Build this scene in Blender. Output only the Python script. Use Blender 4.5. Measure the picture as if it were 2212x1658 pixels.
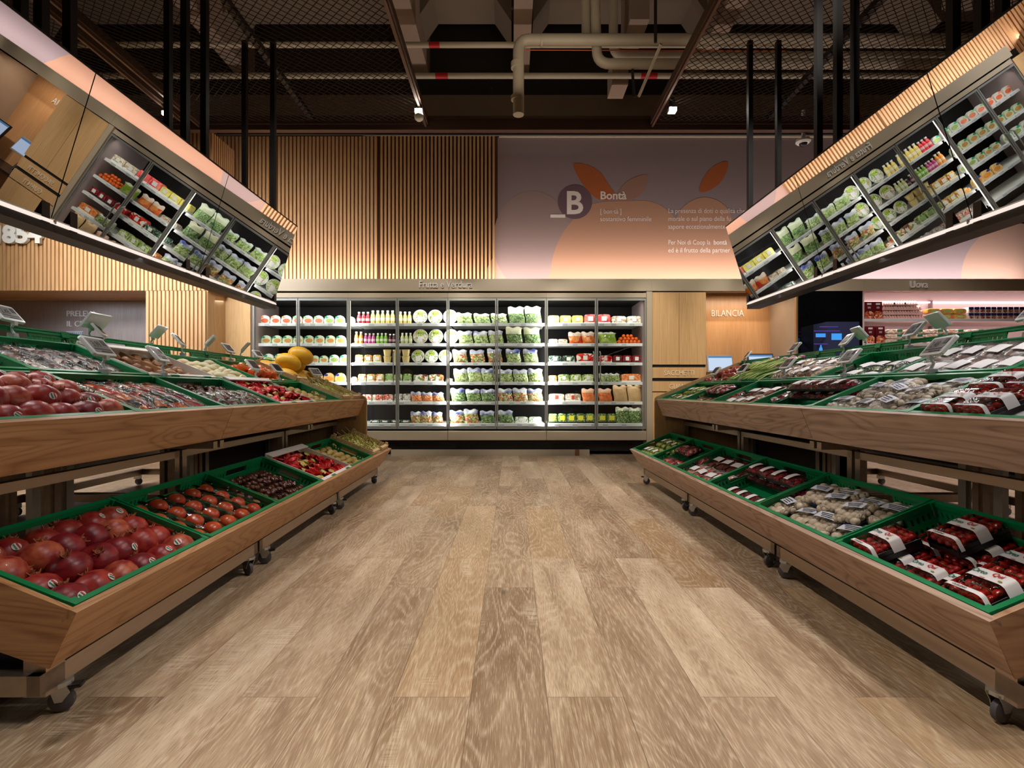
import bpy, math, random
from mathutils import Matrix, Vector
from math import sin, cos, pi, radians as R

for _o in list(bpy.data.objects): bpy.data.objects.remove(_o)
SC = bpy.context.scene
COL = SC.collection
random.seed(7)
rnd = random.random
def ru(a, b): return a + (b - a) * rnd()

# ------------------------------------------------------------------ camera, world, lights, exposure
F, H = 1080.0, 0.91              # focal length in photo pixels, eye height in metres
cam = bpy.data.objects.new('camera', bpy.data.cameras.new('camera')); COL.objects.link(cam)
cam.location = (0, 0, H); cam.rotation_euler = (pi / 2, 0, 0)
cam.data.sensor_width = 36; cam.data.lens = 36 * F / 2212
cam.data.shift_y = 14 / 2212; cam.data.shift_x = 1 / 2212
cam.data.clip_start = 0.05; cam.data.clip_end = 100
SC.camera = cam
SC.view_settings.view_transform = 'Standard'; SC.view_settings.look = 'None'
SC.view_settings.gamma = 1; SC.view_settings.use_curve_mapping = False
SC.view_settings.exposure = 0.0
cy = SC.cycles
cy.max_bounces = 8; cy.diffuse_bounces = 3; cy.glossy_bounces = 5; cy.transmission_bounces = 6
cy.transparent_max_bounces = 14; cy.caustics_reflective = False; cy.caustics_refractive = False
cy.sample_clamp_indirect = 4.0; cy.use_denoising = True

w = bpy.data.worlds.new('world'); SC.world = w; w.use_nodes = True
w.node_tree.nodes['Background'].inputs[0].default_value = (0.75, 0.72, 0.8, 1)
w.node_tree.nodes['Background'].inputs[1].default_value = 0.03

def P(px, py, Y):
    """point of the photo's pixel (px, py) at distance Y"""
    return Vector(((px - 1105) * Y / F, Y, H - (py - 843) * Y / F))

def look(d):
    return Vector(d).normalized().to_track_quat('-Z', 'Y').to_euler()
def area(name, loc, d, sx, sy, e, col=(1, .9, .8), spread=180, roll=None):
    l = bpy.data.lights.new(name, 'AREA'); l.shape = 'RECTANGLE'; l.size = sx; l.size_y = sy
    l.energy = e; l.color = col; l.spread = R(spread)
    o = bpy.data.objects.new(name, l); COL.objects.link(o); o.location = loc; o.rotation_euler = look(d)
    if roll is not None:
        o.rotation_euler = (Vector(d).normalized().to_track_quat('-Z', 'Y').to_matrix() @ Matrix.Rotation(roll, 3, 'Z')).to_euler()
    return o
def spot(name, loc, tgt, e, ang, blend=.6, rad=.05, col=(1, .88, .74)):
    l = bpy.data.lights.new(name, 'SPOT'); l.energy = e; l.spot_size = R(ang); l.spot_blend = blend
    l.shadow_soft_size = rad; l.color = col
    o = bpy.data.objects.new(name, l); COL.objects.link(o); o.location = loc
    o.rotation_euler = look(Vector(tgt) - Vector(loc)); return o

WARM = (1, .84, .66); WHITE = (1, .95, .9); COOL = (.93, .97, 1)
# track spots on the inner rails of both mesh ceilings, aimed into the aisle
for y, e in ((-0.9, 225), (0.5, 225), (1.9, 215), (3.3, 210), (4.7, 200), (5.9, 150)):
    spot('track_light', (-1.09, y, 4.2), (0.25, y + .15, 0), e, 46, .75, .05, (1, .9, .81))
    spot('track_light', (1.78, y + .5, 4.2), (-0.1, y + .65, 0), e, 46, .75, .05, (1, .9, .82))
# track spots over the stands
for y in (1.3, 2.6, 3.9, 5.0):
    spot('track_light', (-0.9, y, 4.15), (-1.75, y, .9), 62, 44, .7, .05, WHITE)
    spot('track_light', (1.5, y, 4.15), (1.85, y, .9), 66, 44, .7, .05, (1, .93, .92))
# spots on the fronts of the wall cabinets
for x, e in ((-4.2, 180), (-2.9, 260), (-1.4, 420), (0, 420), (1.35, 420), (2.6, 560), (3.7, 420), (5.2, 420)):
    spot('track_light', (min(1.6, max(-.9, x * .45)), 3.0, 4.15), (x, 7.0, 1.5), e, 29, .4, .12, (1, .92, .82))
# daylight lamps of the halls beyond both stands
area('hall_light', (-5.2, 3.0, 3.9), (0, 0, -1), 2.0, 6.0, 120, WHITE, 110)
area('hall_light', (5.2, 3.0, 3.9), (0, 0, -1), 2.0, 6.0, 100, (1, .88, .88), 110)
# led strip on top of the fascia washing the back wall
area('fascia_led', (1.3, 7.09, 2.475), (0, .8, 1), 12.6, .05, 98, (1, .87, .83))
area('sign_wall_led', (-4.5, 5.4, 3.4), (0, 1, -.5), 3.6, .2, 36, WHITE, 120)
area('niche_fill', (-4.6, 5.2, 2.9), (0, 1, -.7), 2.4, .3, 22, (.86, .9, 1), 90)  # fill lamp added out front to make the niche letters readable
# unseen fill lamps added to lift the ceiling above the mesh
area('void_fill', (0.4, 4.6, 4.75), (0, .25, 1), 1.6, 2.5, 11, (1, .85, .72))
area('void_fill', (-3.2, 4.6, 4.9), (0, .1, 1), 2.6, 3, 6, (1, .85, .74))
area('void_fill', (3.4, 5.2, 4.9), (0, .1, 1), 2.6, 2, 3.5, (1, .8, .75))

# ------------------------------------------------------------------ mesh builder
class MB:
    def __init__(s): s.v = []; s.f = []; s.m = []
    def add(s, vs, fs, mi=0, M=None):
        n = len(s.v)
        s.v += [tuple(M @ Vector(p)) for p in vs] if M is not None else [tuple(p) for p in vs]
        s.f += [tuple(i + n for i in f) for f in fs]; s.m += [mi] * len(fs); return s
    def box(s, a, b, mi=0, M=None):
        x0, y0, z0 = a; x1, y1, z1 = b
        return s.add([(x0,y0,z0),(x1,y0,z0),(x1,y1,z0),(x0,y1,z0),(x0,y0,z1),(x1,y0,z1),(x1,y1,z1),(x0,y1,z1)],
              [(0,3,2,1),(4,5,6,7),(0,1,5,4),(1,2,6,5),(2,3,7,6),(3,0,4,7)], mi, M)
    def cbox(s, c, d, mi=0, M=None):
        return s.box([c[i] - d[i] / 2 for i in range(3)], [c[i] + d[i] / 2 for i in range(3)], mi, M)
    def tube(s, pts, r, n=8, mi=0, M=None, cap=True):
        pts = [Vector(p) for p in pts]; rs = r if isinstance(r, (list, tuple)) else [r] * len(pts)
        vs = []; fs = []
        t0 = (pts[1] - pts[0]).normalized()
        up = Vector((0, 0, 1)) if abs(t0.z) < .9 else Vector((1, 0, 0))
        a = t0.cross(up).normalized()
        for i, p in enumerate(pts):
            t = (pts[min(i + 1, len(pts) - 1)] - pts[max(i - 1, 0)]).normalized()
            a = (a - t * a.dot(t)).normalized(); b = t.cross(a)
            for k in range(n):
                q = 2 * pi * k / n; vs.append(p + (a * cos(q) + b * sin(q)) * rs[i])
        for i in range(len(pts) - 1):
            for k in range(n):
                k2 = (k + 1) % n; fs.append((i*n+k, i*n+k2, (i+1)*n+k2, (i+1)*n+k))
        if cap: fs.append(tuple(range(n))[::-1]); fs.append(tuple((len(pts)-1)*n + k for k in range(n)))
        return s.add(vs, fs, mi, M)
    def lathe(s, prof, n=16, mi=0, M=None, lump=0):
        vs = []; fs = []; m = len(prof)
        for k in range(n):
            q = 2 * pi * k / n; e = 1 + lump * cos(q * 5) 
            for (r, z) in prof: vs.append((r * e * cos(q), r * e * sin(q), z))
        for k in range(n):
            k2 = (k + 1) % n
            for i in range(m - 1):
                fs.append((k*m+i, k2*m+i, k2*m+i+1, k*m+i+1))
        s.add(vs, fs, mi, M)
        return s
    def ball(s, c, r, nu=14, nv=8, mi=0, M=None):
        if not isinstance(r, (list, tuple)): r = (r, r, r)
        vs = [(c[0], c[1], c[2] - r[2])]; fs = []
        for j in range(1, nv):
            p = pi * j / nv - pi / 2
            for i in range(nu):
                q = 2 * pi * i / nu
                vs.append((c[0] + r[0]*cos(p)*cos(q), c[1] + r[1]*cos(p)*sin(q), c[2] + r[2]*sin(p)))
        vs.append((c[0], c[1], c[2] + r[2]))
        for i in range(nu):
            i2 = (i + 1) % nu; fs.append((0, 1 + i2, 1 + i))
            for j in range(nv - 2):
                a = 1 + j * nu; fs.append((a + i, a + i2, a + nu + i2, a + nu + i))
            a = 1 + (nv - 2) * nu; fs.append((a + i, a + i2, len(vs) - 1))
        return s.add(vs, fs, mi, M)
    def prism(s, poly, z0, z1, mi=0, M=None):
        n = len(poly)
        vs = [(x, y, z0) for x, y in poly] + [(x, y, z1) for x, y in poly]
        fs = [tuple(range(n))[::-1], tuple(range(n, 2 * n))]
        for i in range(n): j = (i + 1) % n; fs.append((i, j, n + j, n + i))
        return s.add(vs, fs, mi, M)
    def grid(s, fn, nu, nv, mi=0, M=None):
        vs = [fn(i / nu, j / nv) for j in range(nv + 1) for i in range(nu + 1)]
        fs = [(j*(nu+1)+i, j*(nu+1)+i+1, (j+1)*(nu+1)+i+1, (j+1)*(nu+1)+i) for j in range(nv) for i in range(nu)]
        return s.add(vs, fs, mi, M)
    def build(s, name, mats, parent=None, smooth=False, flip=False, M=None, bevel=0):
        me = bpy.data.meshes.new(name)
        v = s.v; f = s.f
        if flip: v = [(-x, y, z) for x, y, z in v]; f = [q[::-1] for q in f]
        me.from_pydata(v, [], f)
        if not isinstance(mats, (list, tuple)): mats = [mats]
        for m in mats: me.materials.append(m)
        if len(mats) > 1: me.polygons.foreach_set('material_index', s.m)
        if smooth:
            me.polygons.foreach_set('use_smooth', [True] * len(f))
            me.set_sharp_from_angle(angle=R(40))
        me.update()
        o = bpy.data.objects.new(name, me); COL.objects.link(o)
        if parent is not None: o.parent = parent
        if M is not None: o.matrix_basis = M
        if bevel:
            b = o.modifiers.new('bevel', 'BEVEL'); b.width = bevel; b.segments = 2; b.limit_method = 'ANGLE'
        return o

def tag(o, label=None, cat=None, group=None, kind=None):
    if label: o['label'] = label
    if cat: o['category'] = cat
    if group: o['group'] = group
    if kind: o['kind'] = kind
    return o
def thing(name, label, cat, M=None, group=None):
    o = bpy.data.objects.new(name, None); COL.objects.link(o); o.empty_display_size = .05
    if M is not None: o.matrix_basis = M
    return tag(o, label, cat, group)
KIDS = {}
def kids(o):
    if o.name not in KIDS: KIDS[o.name] = list(o.children)
    return KIDS[o.name]
def dup(root, M, label=None, group=None):
    r = root.copy(); COL.objects.link(r); r.matrix_basis = M
    if label: r['label'] = label
    if group: r['group'] = group
    for ch in kids(root):
        c = ch.copy(); COL.objects.link(c); c.parent = r; c.matrix_basis = ch.matrix_basis.copy()
        for g in kids(ch):
            d = g.copy(); COL.objects.link(d); d.parent = c; d.matrix_basis = g.matrix_basis.copy()
    return r
USED = set()
def put(proto, M, label, group=None):
    """the prototype itself the first time, afterwards a copy of it and its parts"""
    if proto.name not in USED:
        USED.add(proto.name); kids(proto)
        for c in kids(proto): kids(c)
        proto.matrix_basis = M; proto['label'] = label
        if group: proto['group'] = group
        return proto
    return dup(proto, M, label, group)
def struct(o): o['kind'] = 'structure'; return o
def T(x, y, z): return Matrix.Translation((x, y, z))
def RX(a): return Matrix.Rotation(a, 4, 'X')
def RY(a): return Matrix.Rotation(a, 4, 'Y')
def RZ(a): return Matrix.Rotation(a, 4, 'Z')
def S(x, y=None, z=None):
    if y is None: y = z = x
    return Matrix.Diagonal((x, y, z, 1))
_1 = 'first second third fourth fifth sixth seventh eighth ninth tenth eleventh twelfth thirteenth fourteenth fifteenth sixteenth seventeenth eighteenth nineteenth twentieth'.split()
def nth(k):
    if k < 20: return _1[k]
    t = {2: 'twenty', 3: 'thirty', 4: 'forty'}[(k + 1) // 10]
    return {20: 'twentieth', 30: 'thirtieth', 40: 'fortieth'}[k + 1] if (k + 1) % 10 == 0 else t + '-' + _1[(k + 1) % 10 - 1]

# ------------------------------------------------------------------ materials
def srgb(r, g, b):
    f = lambda c: (c / 12.92 if c <= .04045 else ((c + .055) / 1.055) ** 2.4)
    return (f(r / 255), f(g / 255), f(b / 255), 1)
MC = {}
def nt(name):
    m = bpy.data.materials.new(name); m.use_nodes = True
    return m, m.node_tree, m.node_tree.nodes['Principled BSDF']
def mat(name, col, rough=.5, metal=0, var=0, scale=8, stretch=(1, 1, 1), bump=0, objrand=0, col2=None, coat=0, spec=.5, emit=0, trans=0):
    """principled surface whose colour wanders between col and col2 through a noise"""
    if name in MC: return MC[name]
    m, t, b = nt(name); N = t.nodes; L = t.links
    c = srgb(*col); b.inputs['Roughness'].default_value = rough; b.inputs['Metallic'].default_value = metal
    b.inputs['Coat Weight'].default_value = coat; b.inputs['Specular IOR Level'].default_value = spec
    b.inputs['Base Color'].default_value = c
    if trans: b.inputs['Transmission Weight'].default_value = trans
    if emit:
        b.inputs['Emission Color'].default_value = c; b.inputs['Emission Strength'].default_value = emit
    out = None
    if var or col2 or bump:
        tc = N.new('ShaderNodeTexCoord'); mp = N.new('ShaderNodeMapping'); mp.inputs['Scale'].default_value = stretch
        no = N.new('ShaderNodeTexNoise'); no.inputs['Scale'].default_value = scale; no.inputs['Detail'].default_value = 5
        L.new(tc.outputs['Object'], mp.inputs[0]); L.new(mp.outputs[0], no.inputs['Vector'])
        if objrand or True:
            oi = N.new('ShaderNodeObjectInfo'); ad = N.new('ShaderNodeVectorMath'); ad.operation = 'ADD'
            sc_ = N.new('ShaderNodeVectorMath'); sc_.operation = 'SCALE'; sc_.inputs[0].default_value = (17, 11, 23)
            L.new(oi.outputs['Random'], sc_.inputs['Scale']); L.new(sc_.outputs[0], ad.inputs[1]); L.new(tc.outputs['Object'], ad.inputs[0]); L.new(ad.outputs[0], mp.inputs[0])
        cr = N.new('ShaderNodeValToRGB'); cr.color_ramp.elements[0].position = .35; cr.color_ramp.elements[1].position = .65
        c2 = srgb(*col2) if col2 else tuple(x * (1 - var) for x in c[:3]) + (1,)
        cr.color_ramp.elements[0].color = c2; cr.color_ramp.elements[1].color = c
        L.new(no.outputs['Fac'], cr.inputs[0]); L.new(cr.outputs[0], b.inputs['Base Color']); out = cr.outputs[0]
        if bump:
            bp = N.new('ShaderNodeBump'); bp.inputs['Strength'].default_value = bump; bp.inputs['Distance'].default_value = .01
            L.new(no.outputs['Fac'], bp.inputs['Height']); L.new(bp.outputs[0], b.inputs['Normal'])
    if objrand:
        oi = N.new('ShaderNodeObjectInfo'); hs = N.new('ShaderNodeHueSaturation')
        mr = N.new('ShaderNodeMapRange'); mr.inputs['To Min'].default_value = 1 - objrand; mr.inputs['To Max'].default_value = 1 + objrand
        mh = N.new('ShaderNodeMapRange'); mh.inputs['To Min'].default_value = .5 - objrand * .04; mh.inputs['To Max'].default_value = .5 + objrand * .05
        L.new(oi.outputs['Random'], mr.inputs[0]); L.new(mr.outputs[0], hs.inputs['Value'])
        L.new(oi.outputs['Random'], mh.inputs[0]); L.new(mh.outputs[0], hs.inputs['Hue'])
        if out: L.new(out, hs.inputs['Color'])
        else: hs.inputs['Color'].default_value = c
        L.new(hs.outputs[0], b.inputs['Base Color'])
    MC[name] = m; return m
def emis(name, col, e):
    if name in MC: return MC[name]
    m, t, b = nt(name); b.inputs['Base Color'].default_value = (0, 0, 0, 1)
    b.inputs['Emission Color'].default_value = srgb(*col); b.inputs['Emission Strength'].default_value = e
    MC[name] = m; return m
def film(name, tint=(255, 255, 255), amount=.12, rough=.06, wrinkle=0, base=.0):
    """thin clear plastic or glass: see-through with a sheen"""
    if name in MC: return MC[name]
    m, t, b = nt(name); N = t.nodes; L = t.links; N.remove(b)
    tr = N.new('ShaderNodeBsdfTransparent'); tr.inputs[0].default_value = srgb(*tint)
    gl = N.new('ShaderNodeBsdfGlossy'); gl.inputs['Roughness'].default_value = rough
    lw = N.new('ShaderNodeLayerWeight'); lw.inputs['Blend'].default_value = amount
    mx = N.new('ShaderNodeMixShader'); o = N['Material Output']
    cl = N.new('ShaderNodeMath'); cl.operation = 'MAXIMUM'; cl.inputs[1].default_value = base
    L.new(lw.outputs['Fresnel'], cl.inputs[0]); L.new(cl.outputs[0], mx.inputs[0])
    L.new(tr.outputs[0], mx.inputs[1]); L.new(gl.outputs[0], mx.inputs[2]); L.new(mx.outputs[0], o.inputs[0])
    if wrinkle:
        tc = N.new('ShaderNodeTexCoord'); no = N.new('ShaderNodeTexNoise'); no.inputs['Scale'].default_value = 28; no.inputs['Detail'].default_value = 3
        no.inputs['Distortion'].default_value = 1.5
        bp = N.new('ShaderNodeBump'); bp.inputs['Strength'].default_value = wrinkle; bp.inputs['Distance'].default_value = .02
        L.new(tc.outputs['Object'], no.inputs['Vector']); L.new(no.outputs['Fac'], bp.inputs['Height'])
        L.new(bp.outputs[0], gl.inputs['Normal']); L.new(bp.outputs[0], lw.inputs['Normal'])
    MC[name] = m; return m
def speck(name, cols, scale=60, rough=.35, coat=.3, voro=True):
    """food seen through plastic: cells of several colours"""
    if name in MC: return MC[name]
    m, t, b = nt(name); N = t.nodes; L = t.links
    tc = N.new('ShaderNodeTexCoord'); oi = N.new('ShaderNodeObjectInfo'); ad = N.new('ShaderNodeVectorMath'); ad.operation = 'ADD'
    sc_ = N.new('ShaderNodeVectorMath'); sc_.operation = 'SCALE'; sc_.inputs[0].default_value = (7, 5, 3)
    L.new(oi.outputs['Random'], sc_.inputs['Scale']); L.new(sc_.outputs[0], ad.inputs[1]); L.new(tc.outputs['Object'], ad.inputs[0])
    no = N.new('ShaderNodeTexNoise'); no.inputs['Scale'].default_value = scale * .5; no.inputs['Detail'].default_value = 2
    mxv = N.new('ShaderNodeMixRGB'); mxv.inputs[0].default_value = .05
    L.new(ad.outputs[0], no.inputs['Vector']); L.new(ad.outputs[0], mxv.inputs[1]); L.new(no.outputs['Color'], mxv.inputs[2])
    vo = N.new('ShaderNodeTexVoronoi'); vo.inputs['Scale'].default_value = scale
    L.new(mxv.outputs[0], vo.inputs['Vector'])
    sep = N.new('ShaderNodeSeparateColor'); L.new(vo.outputs['Color'], sep.inputs[0])
    cr = N.new('ShaderNodeValToRGB'); cr.color_ramp.interpolation = 'CONSTANT'
    e = cr.color_ramp.elements
    while len(e) < len(cols): e.new(.5)
    for i, c in enumerate(cols): e[i].position = i / len(cols); e[i].color = srgb(*c)
    L.new(sep.outputs[0], cr.inputs[0]); L.new(cr.outputs[0], b.inputs['Base Color'])
    bp = N.new('ShaderNodeBump'); bp.inputs['Strength'].default_value = .8; bp.inputs['Distance'].default_value = .012
    L.new(vo.outputs['Distance'], bp.inputs['Height']); bp.invert = True; L.new(bp.outputs[0], b.inputs['Normal'])
    b.inputs['Roughness'].default_value = rough; b.inputs['Coat Weight'].default_value = coat
    MC[name] = m; return m
def wood(name, dark, light, axis='Y', ring=5.0, grain=60, rough=.45, cath=.5, seed=0):
    """planed timber: cathedral rings and fine grain running along an axis"""
    if name in MC: return MC[name]
    m, t, b = nt(name); N = t.nodes; L = t.links
    tc = N.new('ShaderNodeTexCoord'); oi = N.new('ShaderNodeObjectInfo')
    sc_ = N.new('ShaderNodeVectorMath'); sc_.operation = 'SCALE'; sc_.inputs[0].default_value = (3.1, 2.3, 5.7)
    ad = N.new('ShaderNodeVectorMath'); ad.operation = 'ADD'
    L.new(oi.outputs['Random'], sc_.inputs['Scale']); L.new(sc_.outputs[0], ad.inputs[1]); L.new(tc.outputs['Object'], ad.inputs[0])
    ax = 'XYZ'.index(axis)
    m1 = N.new('ShaderNodeMapping'); s1 = [1.0, 1.0, 1.0]; s1[ax] = .16; m1.inputs['Scale'].default_value = s1
    m1.inputs['Location'].default_value = (seed, seed * 2, seed * 3)
    L.new(ad.outputs[0], m1.inputs[0])
    n1 = N.new('ShaderNodeTexNoise'); n1.inputs['Scale'].default_value = ring; n1.inputs['Detail'].default_value = 1.5; n1.inputs['Distortion'].default_value = .4
    L.new(m1.outputs[0], n1.inputs['Vector'])
    mul = N.new('ShaderNodeMath'); mul.operation = 'MULTIPLY'; mul.inputs[1].default_value = 26
    fr = N.new('ShaderNodeMath'); fr.operation = 'PINGPONG'; fr.inputs[1].default_value = 1
    L.new(n1.outputs['Fac'], mul.inputs[0]); L.new(mul.outputs[0], fr.inputs[0])
    pw = N.new('ShaderNodeMath'); pw.operation = 'POWER'; pw.inputs[1].default_value = 3; L.new(fr.outputs[0], pw.inputs[0])
    m2 = N.new('ShaderNodeMapping'); s2 = [1.0, 1.0, 1.0]; s2[ax] = .03; m2.inputs['Scale'].default_value = s2; L.new(ad.outputs[0], m2.inputs[0])
    n2 = N.new('ShaderNodeTexNoise'); n2.inputs['Scale'].default_value = grain; n2.inputs['Detail'].default_value = 4; L.new(m2.outputs[0], n2.inputs['Vector'])
    mx = N.new('ShaderNodeMath'); mx.operation = 'MULTIPLY_ADD'; mx.inputs[1].default_value = cath; L.new(pw.outputs[0], mx.inputs[0]); L.new(n2.outputs['Fac'], mx.inputs[2])
    cr = N.new('ShaderNodeValToRGB'); e = cr.color_ramp.elements
    e[0].position = .3; e[0].color = srgb(*light); e[1].position = 1.15 if cath > .6 else 1.0; e[1].color = srgb(*dark)
    L.new(mx.outputs[0], cr.inputs[0]); L.new(cr.outputs[0], b.inputs['Base Color'])
    b.inputs['Roughness'].default_value = rough
    MC[name] = m; return m

WOOD_Y = wood('ash wood along the aisle', (146, 100, 62), (192, 148, 104), 'Y', 7, 60, .42, .42)
WOOD_X = wood('ash wood across', (156, 106, 64), (204, 158, 110), 'X', 7, 60, .42, .42)
WOOD_YR = wood('pale ash along the aisle', (134, 106, 88), (190, 162, 142), 'Y', 7, 60, .42, .42)
WOOD_XR = wood('pale ash across', (150, 110, 82), (200, 162, 130), 'X', 7, 60, .42, .42)
WOOD_Z = wood('oak upright', (158, 118, 76), (192, 154, 106), 'Z', 3, 70, .45, .15)
OAK_PANEL = wood('oak panel', (176, 136, 88), (205, 168, 118), 'Z', 2, 90, .4, .1)
SLAT = wood('oak slats', (170, 125, 82), (208, 166, 118), 'Z', 2, 60, .5, .12)
SLAT_DK = mat('slat backing', (92, 58, 40), .8)
TAUPE = mat('taupe lacquered metal', (176, 162, 138), .4, .12, var=.06, scale=2)
BEIGE = mat('beige skirting', (176, 164, 142), .5, var=.05, scale=3)
STEEL = mat('brushed steel', (176, 158, 140), .36, .85, var=.12, scale=40, stretch=(1, .05, 1))
STEEL_B = mat('galvanised bracket', (190, 190, 186), .35, .9, var=.1, scale=20)
BLACK = mat('black powder coat', (14, 13, 13), .4)
BLACK_M = mat('black matt', (10, 9, 9), .8)
NAVY = mat('dark blue plastic', (22, 26, 46), .5)
DARKB = mat('dark brown back panel', (40, 28, 22), .6)
GREEN = mat('green crate plastic', (0, 128, 72), .38, var=.1, scale=9, spec=.5)
RUBBER = mat('grey rubber', (78, 74, 78), .6)
GLASS = film('cabinet glass', (250, 252, 250), .05, .0, base=.02)
CLEAR = film('clear plastic film', (252, 252, 252), .22, .1, .5, base=.06)
CLEARB = film('clear rigid plastic', (248, 250, 248), .25, .05, .15, base=.05)
WHITE_P = mat('white plastic', (228, 228, 222), .4)
LABELW = mat('white paper label', (228, 224, 222), .5)
INK = mat('dark ink', (38, 36, 40), .6)
FRAME = mat('grey aluminium door frame', (150, 152, 146), .4, .5, var=.06, scale=6)
LED = emis('led strip', (255, 240, 226), 5)
LED2 = emis('soft led strip', (255, 236, 224), 1.0)

# ------------------------------------------------------------------ lettering
FT_C = {}
def text_mb(s, size, mats, parent, M, name='lettering', depth=.0, bold=0, wide=.74, align='LEFT', mirror=False):
    cu = bpy.data.curves.new(name, 'FONT'); cu.body = s; cu.size = size; cu.extrude = depth; cu.offset = bold; cu.align_x = align
    cu.resolution_u = 3; cu.space_line = 1.0
    o = bpy.data.objects.new(name, cu); COL.objects.link(o)
    me = bpy.data.meshes.new_from_object(o.evaluated_get(bpy.context.evaluated_depsgraph_get())); bpy.data.objects.remove(o)
    me.materials.clear(); me.materials.append(mats)
    me.transform(S(wide * (-1 if mirror else 1), 1, 1))
    q = bpy.data.objects.new(name, me); COL.objects.link(q)
    if parent is not None: q.parent = parent
    q.matrix_basis = M
    return q
FRONT = RX(pi / 2)       # text standing up and facing the aisle

# ------------------------------------------------------------------ floor
def floor_material():
    m, t, b = nt('limed oak planks'); N = t.nodes; L = t.links
    def mth(op, a, c=None, d=None):
        n = N.new('ShaderNodeMath'); n.operation = op
        for i, x in enumerate((a, c, d)):
            if x is None: continue
            if isinstance(x, (int, float)): n.inputs[i].default_value = x
            else: L.new(x, n.inputs[i])
        return n.outputs[0]
    def ramp(f, stops):
        n = N.new('ShaderNodeValToRGB'); e = n.color_ramp.elements
        while len(e) < len(stops): e.new(.5)
        for i, (p, c) in enumerate(stops): e[i].position = p; e[i].color = srgb(*c) if len(c) == 3 else c
        L.new(f, n.inputs[0]); return n.outputs[0]
    def mix(f, a, c, op='MIX'):
        n = N.new('ShaderNodeMixRGB'); n.blend_type = op
        if isinstance(f, (int, float)): n.inputs[0].default_value = f
        else: L.new(f, n.inputs[0])
        for i, x in ((1, a), (2, c)):
            if isinstance(x, tuple): n.inputs[i].default_value = x
            else: L.new(x, n.inputs[i])
        return n.outputs[0]
    def noise(v, sc, det=3, dist=0):
        n = N.new('ShaderNodeTexNoise'); n.inputs['Scale'].default_value = sc; n.inputs['Detail'].default_value = det
        n.inputs['Distortion'].default_value = dist; L.new(v, n.inputs['Vector']); return n.outputs['Fac']
    def vec(x, y, z):
        n = N.new('ShaderNodeCombineXYZ')
        for i, q in enumerate((x, y, z)):
            if isinstance(q, (int, float)): n.inputs[i].default_value = q
            else: L.new(q, n.inputs[i])
        return n.outputs[0]
    tc = N.new('ShaderNodeTexCoord'); sp = N.new('ShaderNodeSeparateXYZ'); L.new(tc.outputs['Object'], sp.inputs[0])
    x, y = sp.outputs[0], sp.outputs[1]
    W, LEN = .2275, 1.23
    xs = mth('DIVIDE', mth('ADD', x, .122 + W * 40), W); col = mth('FLOOR', xs); par = mth('MODULO', col, 2)
    ys = mth('DIVIDE', mth('ADD', mth('SUBTRACT', y, 1.08), mth('MULTIPLY_ADD', par, -.405, LEN * 40)), LEN); row = mth('FLOOR', ys)
    wn = N.new('ShaderNodeTexWhiteNoise'); L.new(vec(col, row, 3.0), wn.inputs['Vector'])
    sc = N.new('ShaderNodeSeparateColor'); L.new(wn.outputs['Color'], sc.inputs[0])
    r1, r2, r3 = sc.outputs[0], sc.outputs[1], sc.outputs[2]
    fx = mth('FRACT', xs); fy = mth('FRACT', ys)
    ex = mth('MULTIPLY', mth('MINIMUM', fx, mth('SUBTRACT', 1, fx)), W)
    ey = mth('MULTIPLY', mth('MINIMUM', fy, mth('SUBTRACT', 1, fy)), LEN)
    seam = mth('LESS_THAN', mth('MINIMUM', ex, ey), .0011)
    ox = mth('MULTIPLY_ADD', r1, 13, x); oy = mth('MULTIPLY_ADD', r2, 17, y)
    # cathedral rings: contour lines of a slow noise
    cs = noise(vec(mth('MULTIPLY', ox, 4.6), mth('MULTIPLY', oy, .8), r3), 1.0, 2.0, .5)
    ring = mth('PINGPONG', mth('MULTIPLY', cs, 52), 1)
    fine = noise(vec(mth('MULTIPLY', ox, 320), mth('MULTIPLY', oy, 20), r3), 1.0, 3)
    patch = noise(vec(mth('MULTIPLY', ox, 9), mth('MULTIPLY', oy, 1.6), r1), 1.0, 3, .6)
    # saw marks across the plank
    saw = noise(vec(mth('MULTIPLY', ox, 14), mth('MULTIPLY', oy, 130), r2), 1.0, 2)
    sawm = noise(vec(mth('MULTIPLY', ox, 7), mth('MULTIPLY', oy, 2.4), mth('ADD', r2, 5)), 1.0, 1)
    base = ramp(patch, [(.2, (140, 118, 94)), (.4, (166, 144, 118)), (.58, (186, 166, 140)), (.78, (210, 194, 170))])
    tone = ramp(r3, [(0, (196, 184, 172)), (.3, (222, 212, 202)), (.7, (240, 232, 224)), (1, (255, 252, 248))])
    c = mix(1.0, base, tone, 'MULTIPLY')
    c = mix(mth('MULTIPLY', mth('GREATER_THAN', r1, .84), .4), c, srgb(168, 132, 88))
    g1 = ramp(ring, [(0, (0, 0, 0)), (.5, (0, 0, 0)), (.95, (255, 255, 255))])
    c = mix(mth('MULTIPLY', g1, mth('MULTIPLY', fine, .7)), c, srgb(206, 188, 160))
    g2 = ramp(fine, [(.36, (255, 255, 255)), (.52, (0, 0, 0))])
    c = mix(mth('MULTIPLY', g2, .36), c, srgb(112, 86, 62))
    g3 = ramp(fine, [(.55, (0, 0, 0)), (.68, (255, 255, 255))])
    c = mix(mth('MULTIPLY', g3, .42), c, srgb(212, 194, 166))
    sm = mth('MULTIPLY', ramp(sawm, [(.6, (0, 0, 0)), (.7, (255, 255, 255))]), ramp(saw, [(.42, (0, 0, 0)), (.58, (255, 255, 255))]))
    c = mix(mth('MULTIPLY', sm, .4), c, srgb(214, 200, 176))
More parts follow.
